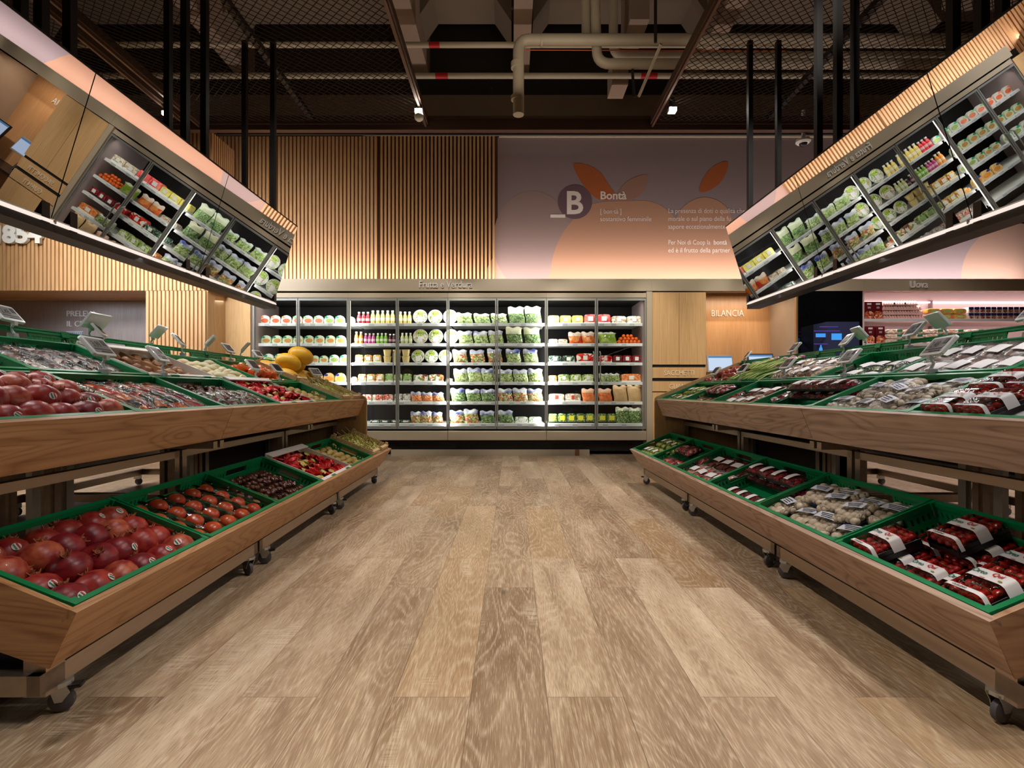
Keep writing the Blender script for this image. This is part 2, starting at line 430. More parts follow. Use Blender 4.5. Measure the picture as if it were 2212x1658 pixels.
    # knots
    vo = N.new('ShaderNodeTexVoronoi'); vo.inputs['Scale'].default_value = 1.0; L.new(vec(mth('MULTIPLY', ox, 2.6), mth('MULTIPLY', oy, 1.1), 0.0), vo.inputs['Vector'])
    kn = ramp(vo.outputs['Distance'], [(.015, (255, 255, 255)), (.06, (0, 0, 0))])
    c = mix(mth('MULTIPLY', kn, .6), c, srgb(64, 46, 32))
    c = mix(mth('MULTIPLY', seam, .55), c, srgb(70, 52, 38))
    L.new(c, b.inputs['Base Color'])
    rg = mth('MULTIPLY_ADD', patch, .25, .3); L.new(rg, b.inputs['Roughness'])
    bp = N.new('ShaderNodeBump'); bp.inputs['Strength'].default_value = .25; bp.inputs['Distance'].default_value = .003
    L.new(mth('SUBTRACT', fine, seam), bp.inputs['Height']); L.new(bp.outputs[0], b.inputs['Normal'])
    return m
struct(MB().box((-9, -3, -.05), (9, 9, 0)).build('floor', floor_material()))

# ------------------------------------------------------------------ shell
YW = 7.4                                    # plane of the wall above the fridges
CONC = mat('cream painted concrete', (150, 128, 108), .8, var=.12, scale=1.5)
CONC_D = mat('concrete with painted shade', (120, 104, 86), .85, var=.1, scale=1.5)  # same concrete, shade of the ribs and band put into its colour
VOID = mat('dark service void paint', (44, 36, 32), .9)
MURAL = mat('mauve grey mural wall', (154, 138, 140), .7, var=.03, scale=1)
ZT = P(0, 297, YW).z
ZH = P(0, 602, 7.0).z                       # top of the metal fascia
struct(MB().box((-9, 7.85, 0), (9, 8.0, 7)).build('wall_back', VOID))
struct(MB().box((-9.1, -3, 0), (-9, 8, 7)).build('wall_west', VOID))
struct(MB().box((9, -3, 0), (9.1, 8, 7)).build('wall_east', VOID))
struct(MB().box((-9, -3.1, 0), (9, -3, 7)).build('wall_behind', mat('dim shop wall', (90, 80, 74), .8)))
XM = P(1075, 0, YW).x
struct(MB().box((XM, YW, ZH - .1), (7.5, YW + .1, ZT)).build('wall_mural', MURAL))
struct(MB().box((-4.2, YW + .012, ZH - .1), (XM, YW + .1, ZT + .02)).build('wall_slat_backing', SLAT_DK))
struct(MB().box((XM + .02, YW - .03, ZT), (7.5, YW + .1, ZT + .03)).build('trim_1', BEIGE))

# vertical oak slats of the back wall: two bays with different gaps
def slats(x0, x1, pitch, wd, y0, y1, z0, z1, parent, mats, name='slat'):
    n = int(round((x1 - x0) / pitch)); mb = MB()
    for k in range(n):
        a = x0 + k * pitch; mb.box((a, y0, z0), (a + wd, y1, z1))
    return mb.build(name, mats, parent)
t = thing('slat_panel', 'oak slat wall panel between the ribbed sign wall and the orange mural', 'wall panel')
xa = P(470, 0, YW).x; xb = P(822, 0, YW).x
slats(xa, xb, .0568, .036, YW - .035, YW + .010, ZH - .1, ZT, t, SLAT, 'closed_slats')
slats(xb + .012, XM, .0568, .03, YW - .05, YW + .010, ZH - .1, ZT + .02, t, SLAT, 'open_slats')

# ribbed wall with the year, and the ribbed pier below it
YS = 6.6
zs0, zs1 = P(0, 627, YS).z, P(0, 279, YS).z
xs0, xs1 = -8.8, P(447, 0, YS).x
t = thing('ribbed_sign_wall', 'light oak ribbed wall carrying the raised white year', 'wall panel')
MB().box((xs0, YS + .04, zs0), (xs1, YS + .07, zs1)).build('backing', WOOD_Z, t)
slats(xs0, xs1, .0535, .034, YS, YS + .04, zs0, zs1, t, SLAT, 'slats')
mb = MB()
for k in range(11): mb.box((xs1, YS + .07 + k * .05, zs0), (xs1 + .03, YS + .1 + k * .05, zs1))
mb.build('return_slats', SLAT, t)
MB().box((xs0, YS + .07, zs0), (xs1, YS + .75, zs0 + .03)).build('soffit', WOOD_X, t)
t = thing('ribbed_pier', 'light oak ribbed pier between the basket niche and the plain oak panel', 'pier')
xp0, xp1 = P(315, 0, YS).x, P(445, 0, YS).x
MB().box((xp0, YS + .04, 0), (xp1, YS + .5, zs0)).build('core', WOOD_Z, t)
slats(xp0, xp1, .0535, .034, YS, YS + .04, .0, zs0 - .004, t, SLAT, 'slats')
MB().box((P(460, 0, 7.05).x, 7.05, 0), (P(541, 0, 7.05).x, 7.09, P(0, 636, 7.05).z)).build('oak_end_panel', OAK_PANEL)
tag(bpy.data.objects['oak_end_panel'], 'plain oak panel beside the cold end of the fridge', 'panel')
# numerals
t = thing('year_sign', 'raised white number 1854 on the light oak ribs', 'sign')
text_mb('1854', .315, WHITE_P, t, T(P(-15, 0, YS).x, YS - .03, P(0, 525, YS).z) @ FRONT, 'numerals', depth=.02, bold=.014, wide=1.08)

# basket niche
yb = 7.35
t = thing('basket_niche', 'grey-lit oak niche with raised letters PRELEVA IL CESTINO and a basket symbol', 'niche')
MB().box((-8.8, yb, 0), (xp0 + .05, yb + .04, zs0)).build('back_panel', wood('grey oak panel', (128, 116, 112), (158, 146, 140), 'Z', 2, 90, .35, .1), t)
NL = mat('brushed steel letters', (226, 222, 220), .45, 0)
text_mb('PRELEVA', .118, NL, t, T(P(144, 0, yb).x, yb - .006, P(0, 683, yb).z) @ FRONT, 'raised_letters', depth=.005, wide=.97)
text_mb('IL CESTINO', .118, NL, t, T(P(144, 0, yb).x, yb - .006, P(0, 705, yb).z) @ FRONT, 'raised_letters', depth=.005, wide=.97)
mb = MB(); bx0, bz1 = P(147, 717, yb).x, P(147, 717, yb).z
for i in range(8): mb.box((bx0 + i * .028, yb - .008, bz1 - .12), (bx0 + i * .028 + .006, yb, bz1))
for j in range(5): mb.box((bx0 + .002 * j, yb - .008, bz1 - .03 * j - .006), (bx0 + .202 - .002 * j, yb, bz1 - .03 * j))
mb.box((bx0 - .02, yb - .008, bz1), (bx0 + .222, yb, bz1 + .012)); mb.build('basket_symbol', mat('pale blue print', (190, 204, 226), .5), t)
area('niche_light', (-5.2, 6.9, 2.15), (0, .15, -1), 2.4, .2, 9, (.8, .87, 1))

# ------------------------------------------------------------------ fascia with shop lettering
YF = 7.0
t = thing('fascia_band', 'long taupe metal fascia running above fridges, cabinets and egg shelf', 'fascia')
zf1 = P(0, 628, YF).z
xl, xr = P(541, 0, YF).x, P(2700, 0, YF).x
seams = [xl] + [P(q, 0, YF).x for q in (970, 1408, 1866)] + [xr]
for a, b in zip(seams, seams[1:]):
    MB().box((a + .001, YF, zf1), (b - .001, YF + .025, ZH)).build('fascia_panel', TAUPE, t)
MB().box((xl, YF + .025, ZH - .03), (xr, YW, ZH - .02)).box((xl, YF + .03, zf1), (P(1400, 0, YF).x, YF + .2, zf1 + .02)).build('led_shelf', TAUPE, t)
SIGN = mat('satin white letters', (226, 222, 214), .35)
t = thing('fruit_sign', 'raised letters Frutta e Verdura over the fridge doors', 'sign')
text_mb('Frutta e Verdura', .138, SIGN, t, T(P(905, 0, YF).x, YF - .014, P(0, 621.5, YF).z) @ FRONT, 'letters', depth=.011, bold=.0015, wide=.80)
t = thing('egg_sign', 'raised letters Uova over the egg shelf', 'sign')
text_mb('Uova', .138, SIGN, t, T(P(1963, 0, YF).x, YF - .014, P(0, 621.5, YF).z) @ FRONT, 'letters', depth=.011, bold=.0015, wide=.86)

# ------------------------------------------------------------------ mural print
t = thing('fruit_mural', 'printed orange fruit silhouettes with definition of bontà on mauve wall', 'mural')
def blob(name, pts, colr, k, close=True, n=10):
    """flat printed outline given by control points in the photo's pixels (Catmull-Rom)"""
    q = [P(x, y, YW) for x, y in pts]; out = []
    m_ = len(q)
    for i in range(m_):
        p0, p1, p2, p3 = q[i-1], q[i], q[(i+1) % m_], q[(i+2) % m_]
        for s in range(n):
            u = s / n
            a = .5 * ((2*p1) + (p2-p0)*u + (2*p0-5*p1+4*p2-p3)*u*u + (3*p1-p0-3*p2+p3)*u*u*u)
            out.append((a.x, max(a.z, ZH - .1)))
    mb = MB(); mb.prism(out, 0, .0002)
    o = mb.build(name, colr, t, M=T(0, YW - .0004 - k * .0004, 0) @ RX(pi / 2)); return o
OR1 = mat('print orange', (188, 144, 116), .7); OR2 = mat('print pale orange', (180, 148, 132), .7)
OR3 = mat('print deep orange', (182, 100, 52), .7); MV = mat('print mauve', (112, 88, 98), .7)
OR4 = mat('print faint orange', (166, 128, 110), .7)
def ell(cx, cy, rx, ry, n=14, a0=0): return [(cx + rx * cos(2*pi*i/n), cy + ry * sin(2*pi*i/n)) for i in range(n)]
blob('round_fruit_print', ell(1150, 618, 105, 105), OR2, 0)
blob('faint_fruit_print', ell(1150, 520, 85, 108), mat('print dusk', (160, 138, 132), .7), 0.3)
blob('orange_print', [(1188, 640), (1190, 580), (1200, 535), (1218, 500), (1240, 472), (1270, 446), (1300, 436), (1352, 434), (1400, 434), (1440, 452), (1468, 490), (1480, 540), (1482, 600), (1480, 640), (1340, 660)], OR1, 1)
blob('leaf_print', [(1239, 354), (1268, 356), (1296, 372), (1313, 396), (1330, 424), (1312, 432), (1288, 428), (1262, 402), (1247, 378)], OR3, 2)
blob('faint_leaf_print', [(1398, 378), (1394, 404), (1380, 424), (1350, 434), (1330, 430), (1344, 402), (1368, 384)], OR4, 2)
blob('pear_print', [(1428, 620), (1440, 580), (1456, 550), (1460, 520), (1458, 496), (1466, 460), (1490, 436), (1520, 426), (1552, 434), (1576, 458), (1586, 500), (1584, 530), (1600, 560), (1622, 590), (1636, 630), (1530, 660)], OR1, 3)
blob('pear_leaf_print', [(1512, 414), (1514, 396), (1530, 370), (1550, 354), (1572, 350), (1568, 374), (1554, 396), (1530, 412)], OR3, 4)
blob('peach_print', ell(2196, 600, 120, 118), OR2, 0)
blob('badge_print', ell(1242, 436, 37, 37), MV, 4)
INKW = mat('pale printed letters', (244, 234, 224), .6)
def mt_(s, px, py, size, bold=0, wide=.74):
    text_mb(s, size, INKW, t, T(P(px, 0, YW).x, YW - .0030, P(0, py, YW).z) @ FRONT, 'printed_words', bold=bold, wide=wide)
mt_('B', 1221, 461, .47, .011, 1.0)
MB().box((P(1189, 0, YW).x, YW - .0032, P(0, 470, YW).z), (P(1221, 0, YW).x, YW - .0028, P(0, 463, YW).z)).build('printed_dash', INKW, t)
mt_('Bontà', 1296, 430, .165, .004, 1.0)
mt_('[ bon·tà ]', 1296, 461, .1, 0, .85); mt_('sostantivo femminile', 1296, 477.5, .1, 0, .92)
mt_('La presenza di doti o qualità che', 1443, 460, .1, 0, .87); mt_('morale o sul piano della fu', 1443, 477, .1, 0, .87)
mt_('sapore eccezionalmente', 1443, 494, .1, 0, .87); mt_('Per Noi di Coop la', 1443, 528, .1, 0, .81)
mt_('bontà', 1541, 528, .1, .0015, .87); mt_('ed è il frutto della partner', 1443, 545, .1, 0, .87)

# ------------------------------------------------------------------ ceiling of the hall: slab, ribs, pipes
ZC = 6.7
struct(MB().box((-9, -3, ZC), (9, 9, ZC + .2)).build('ceiling', CONC))
for k, y in enumerate((1.2, 2.7, 4.2, 5.7, 7.25)):
    mb = MB()
    for xa_, xb_ in ((-7, -4.2), (-4.1, -1.45), (-1.35, .0), (.3, 2.8), (2.9, 6)):
        prof = [(xa_, ZC), (xb_, ZC), (xb_, ZC - .65), (xb_ - .25, ZC - .28), (xa_ + .25, ZC - .28), (xa_, ZC - .65)]
        mb.prism(prof, 0, .55, M=T(0, y + .275, 0) @ RX(pi / 2))
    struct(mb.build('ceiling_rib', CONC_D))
mb = MB()
for x in (-4.15, -1.4, .15, 2.85): mb.box((x - .12, -2.5, ZC - .9), (x + .12, 7.85, ZC))
struct(mb.build('ceiling_beams', CONC))
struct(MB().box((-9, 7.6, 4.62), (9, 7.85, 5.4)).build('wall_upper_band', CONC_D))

PIPE = mat('cream painted pipe', (176, 164, 140), .45, var=.08, scale=3)
REDB = mat('red pipe band', (176, 26, 26), .4)
COPPER = mat('copper tube', (190, 96, 56), .3, .8)
def pipe(name, label, pts, r, bands=(), cat='pipe', m=None, collars=()):
    o = thing(name, label, cat)
    MB().tube(pts, r, 16).build('tube', m or PIPE, o, smooth=True)
    for (a, b) in bands: MB().tube([a, b], r * 1.03, 16).build('colour_band', REDB, o, smooth=True)
    for (a, b) in collars: MB().tube([a, b], r * 1.12, 16).build('collar', PIPE, o, smooth=True)
    return o
def elbow(c, a, b, r, n=6):
    """arc from direction a to direction b about corner c"""
    c, a, b = Vector(c), Vector(a).normalized(), Vector(b).normalized()
    s, e = c - a * r, c + b * r
    return [s.lerp(c, k / n).lerp(c.lerp(e, k / n), k / n) for k in range(n + 1)]
y1, y2 = 6.2, 6.6
z1, z2 = P(0, 97, y1).z, P(0, 164, y2).z
pipe('sprinkler_pipe', 'thin cream pipe with red band, the higher of two across the void', [(-7, y1, z1), (6, y1, z1)], .034,
     [(P(927, 97, y1), P(950, 97, y1))])
pipe('sprinkler_pipe', 'thin cream pipe with two red bands, the lower across the void', [(-7, y2, z2), (6, y2, z2)], .037,
     [(P(941, 164, y2), P(968, 164, y2)), (P(1384, 164, y2), P(1419, 164, y2))])
yp = 6.0
za = P(0, 86, yp).z; xv = P(1120, 0, yp).x
pts = [(6, yp, za), (xv + .2, yp, za)] + elbow((xv, yp, za), (-1, 0, 0), (0, 0, -1), .14) + [(xv, yp, P(0, 248, yp).z)]
pipe('drain_pipe', 'thick cream drain pipe bending down at a rounded elbow', pts, .066, collars=[(P(1168, 88, yp), P(1172, 88, yp)), (P(1117, 135, yp), P(1117, 148, yp)), (P(1117, 208, yp), P(1117, 216, yp))])
yq = 6.1
pts = [P(1284, -60, yq)] + elbow(P(1289, 138, yq), (0, 0, -1), (1, 0, 0), .17) + [Vector((6, yq, P(0, 138, yq).z))]
pipe('drain_pipe', 'cream pipe dropping from the slab and turning sideways, lower bend', pts, .06)
yr = 6.3
pts = [P(1325, -60, yr)] + elbow(P(1325, 122, yr), (0, 0, -1), (1, 0, 0), .17) + [Vector((6, yr, P(0, 122, yr).z))]
pipe('drain_pipe', 'cream pipe dropping from the slab and turning sideways, upper bend', pts, .058)
pipe('riser_pipe', 'straight grey upright pipe above the drain pipe', [P(1267, -60, 6.2), P(1267, 78, 6.2)], .062)
pipe('copper_tube', 'thin copper tube crossing the ceiling void', [P(1136, 108, 6.1), P(1700, 110, 6.1)], .007, m=COPPER)
o = thing('air_duct', 'square cream air duct hanging under the slab behind the bent pipes', 'duct')
MB().box((P(1352, 0, 6.6).x, 6.35, P(0, 72, 6.6).z), (P(1392, 0, 6.6).x, 6.9, ZC - .02)).build('duct_body', CONC, o)
MB().box((P(1318, 0, 6.9).x, 6.75, P(0, 195, 6.9).z), (P(1352, 0, 6.9).x, 7.1, P(0, 140, 6.9).z)).build('duct_foot', CONC, o)
# light track hung from struts
o = thing('light_track', 'slanting pale track rail hung on two dark struts', 'track')
A, B = P(1428, 95, 5.6), P(1380, 208, 6.1)
MB().tube([A, B], .02, 6).build('rail', PIPE, o)
MB().tube([P(1416, -40, 5.6), P(1416, 92, 5.6)], .018, 4).build('strut', BLACK, o); MB().tube([P(1366, 150, 6.1), P(1370, 210, 6.1)], .018, 4).build('strut', BLACK, o)

# ------------------------------------------------------------------ expanded metal ceiling panels
ZM = 4.3; YE = 6.33
MESHM = mat('bronze expanded metal', (58, 44, 36), .5, .5)
RAIL = mat('bronze rail', (92, 70, 58), .45, .5)
def mesh_panel(x0, x1, ya, yb_, label):
    o = thing('expanded_metal_panel', label, 'ceiling panel')
    mb = MB(); vs = []; fs = []
    px_, py_ = .088, .042; wd = .0045; th = .005
    nr = int((yb_ - ya) / py_); nc = int((x1 - x0) / (px_ / 2))
    for j in range(nr + 1):
        y = ya + j * py_; n0 = len(vs)
        for i in range(nc + 1):
            # zigzag strand meeting its neighbours at the knuckles
            yy = y + (py_ / 2 * .92 if (i + j) % 2 else -py_ / 2 * .92) * 1.0
            x = x0 + i * px_ / 2
            vs += [(x, yy - wd, ZM), (x, yy + wd, ZM + th), (x, yy + wd * .2, ZM - th)]
        for i in range(nc):
            a = n0 + i * 3; b = a + 3
            fs += [(a, b, b + 1, a + 1), (a + 1, b + 1, b + 2, a + 2), (a + 2, b + 2, b, a)]
    mb.add(vs, fs); mb.build('mesh_sheet', MESHM, o)
    mb = MB()
    for x in (x0, x1): mb.box((x - .03, ya, ZM - .03), (x + .03, yb_, ZM + .06)).box((x - .012, ya, ZM - .06), (x + .012, yb_, ZM - .03))
    mb.box((x0, yb_ - .03, ZM - .03), (x1, yb_ + .03, ZM + .06)); mb.build('edge_rail', RAIL, o)
    xm = (x0 + x1) / 2
    MB().box((xm - .03, ya, ZM + .01), (xm + .03, yb_, ZM + .07)).build('stiffener', BLACK, o)
    return o
mesh_panel(-3.95, -1.085, .4, YE, 'dark expanded metal ceiling panel over the pomegranate stand')
mesh_panel(-7.4, -4.1, 1.2, YE, 'dark expanded metal ceiling panel near the ribbed sign wall')
mesh_panel(1.78, 4.7, .4, YE, 'dark expanded metal ceiling panel over the tomato stand')
mesh_panel(4.85, 7.6, 1.2, YE, 'dark expanded metal ceiling panel beyond the tomato stand')
o = thing('bronze_crossbeam', 'long bronze beam crossing in front of the wall at ceiling height', 'beam')
MB().box((-7.5, YE, ZM - .09), (7.6, YE + .08, ZM + .04)).box((-7.5, YE - .02, ZM + .04), (7.6, YE + .1, ZM + .075)).build('profile', RAIL, o)
o = thing('cable_tray', 'thin pale cable tray running above the slats and mural', 'cable tray')
yc = 6.75; MB().box((P(780, 0, yc).x, yc, P(0, 285, yc).z), (7.5, yc + .1, P(0, 277, yc).z)).build('channel', BEIGE, o)
MB().box((P(470, 0, yc).x, yc - .02, P(0, 291, yc).z), (7.5, yc + .02, P(0, 287, yc).z)).build('lower_rail', BLACK, o)
# track spots in view
def track_spot(px, py, Y, label, sensor=True):
    o = thing('track_spotlight', label, 'spotlight', M=T(*P(px, py, Y)))
    MB().tube([(0, 0, .04), (0, 0, .14)], .035, 14).build('body', BLACK, o, smooth=True)
    MB().box((-.045, -.035, -.012), (.045, .035, .03)).build('lamp_housing', WHITE_P, o)
    MB().box((-.04, -.04, -.016), (.04, .03, -.008)).box((-.04, -.042, -.012), (.04, -.035, .028)).build('lens', emis('lamp lens', (255, 246, 232), 40), o)
    if sensor: 
        MB().lathe([(.0, -.1), (.03, -.095), (.05, -.075), (.055, -.05), (.05, -.03), (0, -.02)], 18).build('sensor', WHITE_P, o, smooth=True)
    return o
track_spot(905, 243, 5.9, 'lit white spotlight at the inner corner of the mesh over the pomegranates')
track_spot(1452, 240, 5.9, 'lit white spotlight at the inner corner of the mesh over the tomatoes', False)
track_spot(362, 248, 5.9, 'small lit spotlight behind the mirror posts of the pomegranate stand', False)
o = thing('dome_camera', 'white dome security camera hanging in front of the mural', 'camera', M=T(*P(1735, 305, 6.5)))
MB().tube([(0, 0, .03), (0, 0, .4)], .022, 12).build('stem', WHITE_P, o, smooth=True)
MB().lathe([(0, .04), (.04, .04), (.085, .02), (.09, -.01), (.07, -.03), (0, -.03)], 20).build('housing', WHITE_P, o, smooth=True)
MB().ball((0, 0, -.03), (.05, .05, .04), 16, 8).build('dome', BLACK, o, smooth=True)

# ------------------------------------------------------------------ refrigerated wall cabinets
YD = 7.05                                                  # plane of the glass doors
DX = [548, 645, 753.5, 859, 968, 1073, 1180, 1288, 1395]   # door edges in the photo
ZD0, ZD1 = P(0, 926, YD).z, P(0, 645, YD).z
SHY = [697.5, 741, 782.5, 824.5, 867, 914]                 # shelf tops, photo rows
YSH = 7.13
INN = mat('fridge interior', (17, 13, 12), .7, spec=.2)
RAILW = mat('white price rail', (225, 225, 228), .3, emit=.0)
def xx(px, Y=YD): return (px - 1105) * Y / F
for q in range(4):
    a, b = DX[2*q], DX[2*q+2]; x0, x1 = xx(a), xx(b)
    lab = ['cold cabinet with soups behind doors, beside the plain oak panel', 'cold cabinet with juice bottles and salad bowls',
           'cold cabinet with bagged salads behind doors', 'cold cabinet with packed apples and peppers, beside the oak cupboard'][q]
    fr = thing('refrigerated_cabinet', lab, 'fridge', group='cold cabinets under the fascia')
    yb = 7.78
    MB().box((x0 + .001, yb - .03, .12), (x1 - .001, yb, ZD1)).box((x0 + .001, YD + .03, ZD1), (x1 - .001, yb, ZD1 + .09)).box((x0 + .001, YD, .2), (x1 - .001, yb, .33)).build('body', INN, fr)
    if q in (0, 3):
        e = x0 if q == 0 else x1
        MB().box((e - .03, YD, .0), (e + .03, yb, ZD1 + .1)).build('side_wall', mat('fridge side', (120, 104, 100), .5), fr)
    MB().box((x0 + .001, YD - .05, P(0, 950, YD).z), (x1 - .001, YD + .02, P(0, 930, YD).z)).build('bumper', TAUPE, fr, bevel=.008)
    MB().box((x0 + .001, YD - .02, P(0, 643, YD).z), (x1 - .001, YD + .05, P(0, 633, YD).z)).build('head_rail', TAUPE, fr)
    mb = MB().box((x0, YD + .05, .05), (x1, YD + .09, P(0, 951, YD).z))
    n = int((x1 - x0 - .2) / .018)
    for i in range(n):
        if i % 22 < 20: mb.box((x0 + .1 + i * .018, YD + .035, .11), (x0 + .108 + i * .018, YD + .05, .17))
    mb.build('vent_grille', BLACK, fr)
    for s in range(6):
        z = P(0, SHY[s], YSH).z
        sh = MB().box((x0 + .02, YSH, z - .012), (x1 - .02, yb - .03, z)).build('shelf', WHITE_P if s < 9 else INN, fr)
        MB().box((x0 + .02, YSH - .012, z - .042), (x1 - .02, YSH, z - .004)).build('price_rail', RAILW, sh)
        mb = MB()
        for i in range(5):
            u = x0 + .12 + (i + .5 * ((s + q) % 2)) * (x1 - x0 - .25) / 5 + .03 * ((i * 7 + s * 3 + q) % 3)
            mb.box((u, YSH - .02, z - .045), (u + .07, YSH - .012, z - .008))
        mb.build('price_labels', mat('grey price label', (190, 192, 196), .4), sh)
    for d in (0, 1):
        p0, p1 = xx(DX[2*q+d]), xx(DX[2*q+d+1]); g = .022
        dr = MB().box((p0 + .004, YD - .03, ZD0), (p0 + g, YD, ZD1)).box((p1 - g, YD - .03, ZD0), (p1 - .004, YD, ZD1))\
              .box((p0 + g, YD - .03, ZD1 - .028), (p1 - g, YD, ZD1)).box((p0 + g, YD - .03, ZD0), (p1 - g, YD, ZD0 + .028)).build('door', FRAME, fr)
        MB().box((p0 + g, YD - .016, ZD0 + .028), (p1 - g, YD - .011, ZD1 - .028)).build('glass_pane', GLASS, dr)
        hx = p1 - .045 if d == 0 else p0 + .045
        hz = P(0, 790, YD).z
        MB().tube([(hx, YD - .03, hz + .2), (hx, YD - .075, hz + .17), (hx, YD - .075, hz - .17), (hx, YD - .03, hz - .2)], .009, 8).build('handle', FRAME, dr, smooth=True)
    # light strips on the door mullions and under the head
    for px_ in (x0 + .013, x1 - .013):
        MB().box((px_ - .005, YD + .012, ZD0 + .05), (px_ + .005, YD + .02, ZD1 - .02)).build('light_strip', LED, fr)
        area('fridge_led', (px_, YD + .025, (ZD0 + ZD1) / 2), (-.6 if px_ > (x0 + x1) / 2 else .6, 1, 0), .012, 1.7, 13 if q in (0, 3) else 8.5, (.98, .98, 1), 170, roll=0)
    area('fridge_top_led', ((x0 + x1) / 2, YD + .045, ZD1 - .05), (0, .8, -1), x1 - x0 - .15, .03, 5, (1, 1, 1), 170)
    for s in range(5):
        z = P(0, SHY[s], YSH).z
        MB().box((x0 + .05, YSH + .01, z - .02), (x1 - .05, YSH + .025, z - .0125)).build('light_strip', LED, fr)
o = MB().box((P(845, 0, 7.0).x, 6.98, 0), (P(1273, 0, 7.0).x, 7.0, .085)).build('kick_board', BEIGE)
tag(o, 'pale kick board lying at the floor under the cold cabinets', 'kick board')
MB().box((P(1242, 0, 7.0).x, 6.972, 0), (P(1251, 0, 7.0).x, 6.98, .09)).build('tape_patch', mat('brown tape', (120, 82, 50), .5), o)

# -------- goods of the cold shelves: one prototype per kind
def oval(w_, h_, n=18, sq=2.0, top=1.0):
    out = []
    for i in range(n):
        q = 2 * pi * i / n; c_, s_ = cos(q), sin(q)
        out.append((w_ / 2 * (abs(c_) ** (2 / sq)) * (1 if c_ > 0 else -1), h_ / 2 + h_ / 2 * (abs(s_) ** (2 / sq)) * (1 if s_ > 0 else -1)))
    return out
PROTO = {}
HOME = T(0, -1.5, 0)
def soup(key, look, sleeve, food, tip):
    o = thing('soup_tub', look, 'soup tub', HOME)
    poly = [(-.07, 0), (.07, 0), (.078, .03), (.07, .085), (.045, .115), (.012, .128), (-.03, .122), (-.062, .095), (-.078, .04)]
    MB().prism(poly, 0, .05, M=T(0, .05, 0) @ RX(pi / 2)).build('sleeve', mat('sleeve ' + key, sleeve, .45), o, bevel=.006)
    MB().prism([(x * .74 + .010, z * .5 + .014) for x, z in oval(.15, .13)], 0, .003, M=T(0, .0, 0) @ RX(pi / 2)).build('food_picture', mat('food ' + key, food, .5, var=.25, scale=40), o)
    MB().prism([(x * .38 - .035, z * .26 + .082) for x, z in oval(.14, .12)], 0, .003, M=T(0, .0, 0) @ RX(pi / 2)).build('brand_patch', mat('patch ' + key, tip, .5), o)
    PROTO[key] = (o, look)
soup('soup_orange', 'white soup tub with orange band', (214, 204, 194), (204, 92, 56), (232, 132, 88))
soup('soup_pink', 'white soup tub with salmon picture', (216, 206, 196), (216, 116, 84), (120, 180, 110))
soup('soup_green', 'pale green soup tub with ochre picture', (196, 206, 176), (196, 140, 74), (20, 132, 84))
soup('soup_white', 'white soup tub with green picture', (212, 212, 204), (150, 170, 90), (34, 150, 96))
soup('soup_blue', 'blue-topped soup carton', (226, 186, 120), (232, 150, 60), (30, 50, 130))
def bottle(key, look, juice, cap=(235, 232, 226)):
    o = thing('juice_bottle', look, 'bottle', HOME)
    MB().lathe([(0, 0), (.024, 0), (.027, .008), (.027, .085), (.024, .105), (.013, .13), (.012, .14), (0, .14)], 14).build('body', mat('juice ' + key, juice, .2, coat=.6), o, smooth=True)
    MB().lathe([(0, .139), (.0155, .139), (.0155, .16), (0, .16)], 12).build('cap', mat('cap ' + key, cap, .4), o, smooth=True)
    MB().lathe([(.0274, .035), (.0277, .036), (.0277, .072), (.0274, .073)], 14).build('label', mat('band ' + key, tuple(min(255, int(c * .4 + 150)) for c in juice), .5), o, smooth=True)
    PROTO[key] = (o, look)
bottle('b_red', 'red juice bottle with white cap', (190, 40, 50)); bottle('b_yellow', 'yellow juice bottle with white cap', (226, 200, 110))
bottle('b_orange', 'orange juice bottle with white cap', (232, 152, 60)); bottle('b_pink', 'magenta juice bottle with white cap', (190, 70, 130))
bottle('b_green', 'green juice bottle with white cap', (130, 180, 60)); bottle('b_purple', 'dark purple juice bottle', (88, 30, 50)); bottle('b_pale', 'pale green juice bottle', (206, 212, 150))
def bowl():
    o = thing('salad_bowl', 'x', 'salad bowl', HOME)
    L_ = T(0, .03, .1) @ RX(pi / 2 - .12)
    MB().lathe([(0, -.05), (.06, -.05), (.075, -.03), (.098, .0), (.102, .004), (.098, .012), (0, .014)], 28, M=L_).build('bowl', speck('bowl salad', [(196, 206, 170), (224, 224, 208), (120, 150, 70), (214, 170, 150), (240, 240, 236), (150, 176, 110)], 55, .2, .8), o, smooth=True)
    MB().lathe([(.094, .014), (.101, .010), (.1015, .016), (.095, .018)], 28, M=L_).build('rim', WHITE_P, o, smooth=True)
    lb = MB().prism([(x, z - .02) for x, z in oval(.1, .066)], .0165, .018, M=L_ @ T(0, .035, 0)).build('round_label', mat('lime label', (176, 206, 60), .5), o)
    MB().box((-.034, -.075, .015), (.03, -.0, .017), M=L_).build('paper_label', LABELW, o)
    text_mb('&GO', .046, INK, lb, L_ @ T(-.038, .03, .0185), 'lettering', bold=.001, wide=.85)
    PROTO['bowl'] = (o, 'round salad bowl with lime label')
bowl()
def cups(key='cups'):
    o = thing('dessert_cup', 'x', 'cup', HOME)
    for k in (0, 1):
        MB().lathe([(0, 0), (.034, 0), (.045, .066), (0, .066)], 18, M=T(0, 0, k * .072)).build('cup', mat('cream cup', (226, 204, 140), .3, coat=.4), o, smooth=True)
        MB().lathe([(0, .066), (.048, .066), (.048, .0715), (0, .0715)], 18, M=T(0, 0, k * .072)).build('lid', mat('gold lid', (200, 170, 90), .3, .3), o, smooth=True)
    PROTO[key] = (o, 'two stacked cream dessert cups')
cups()
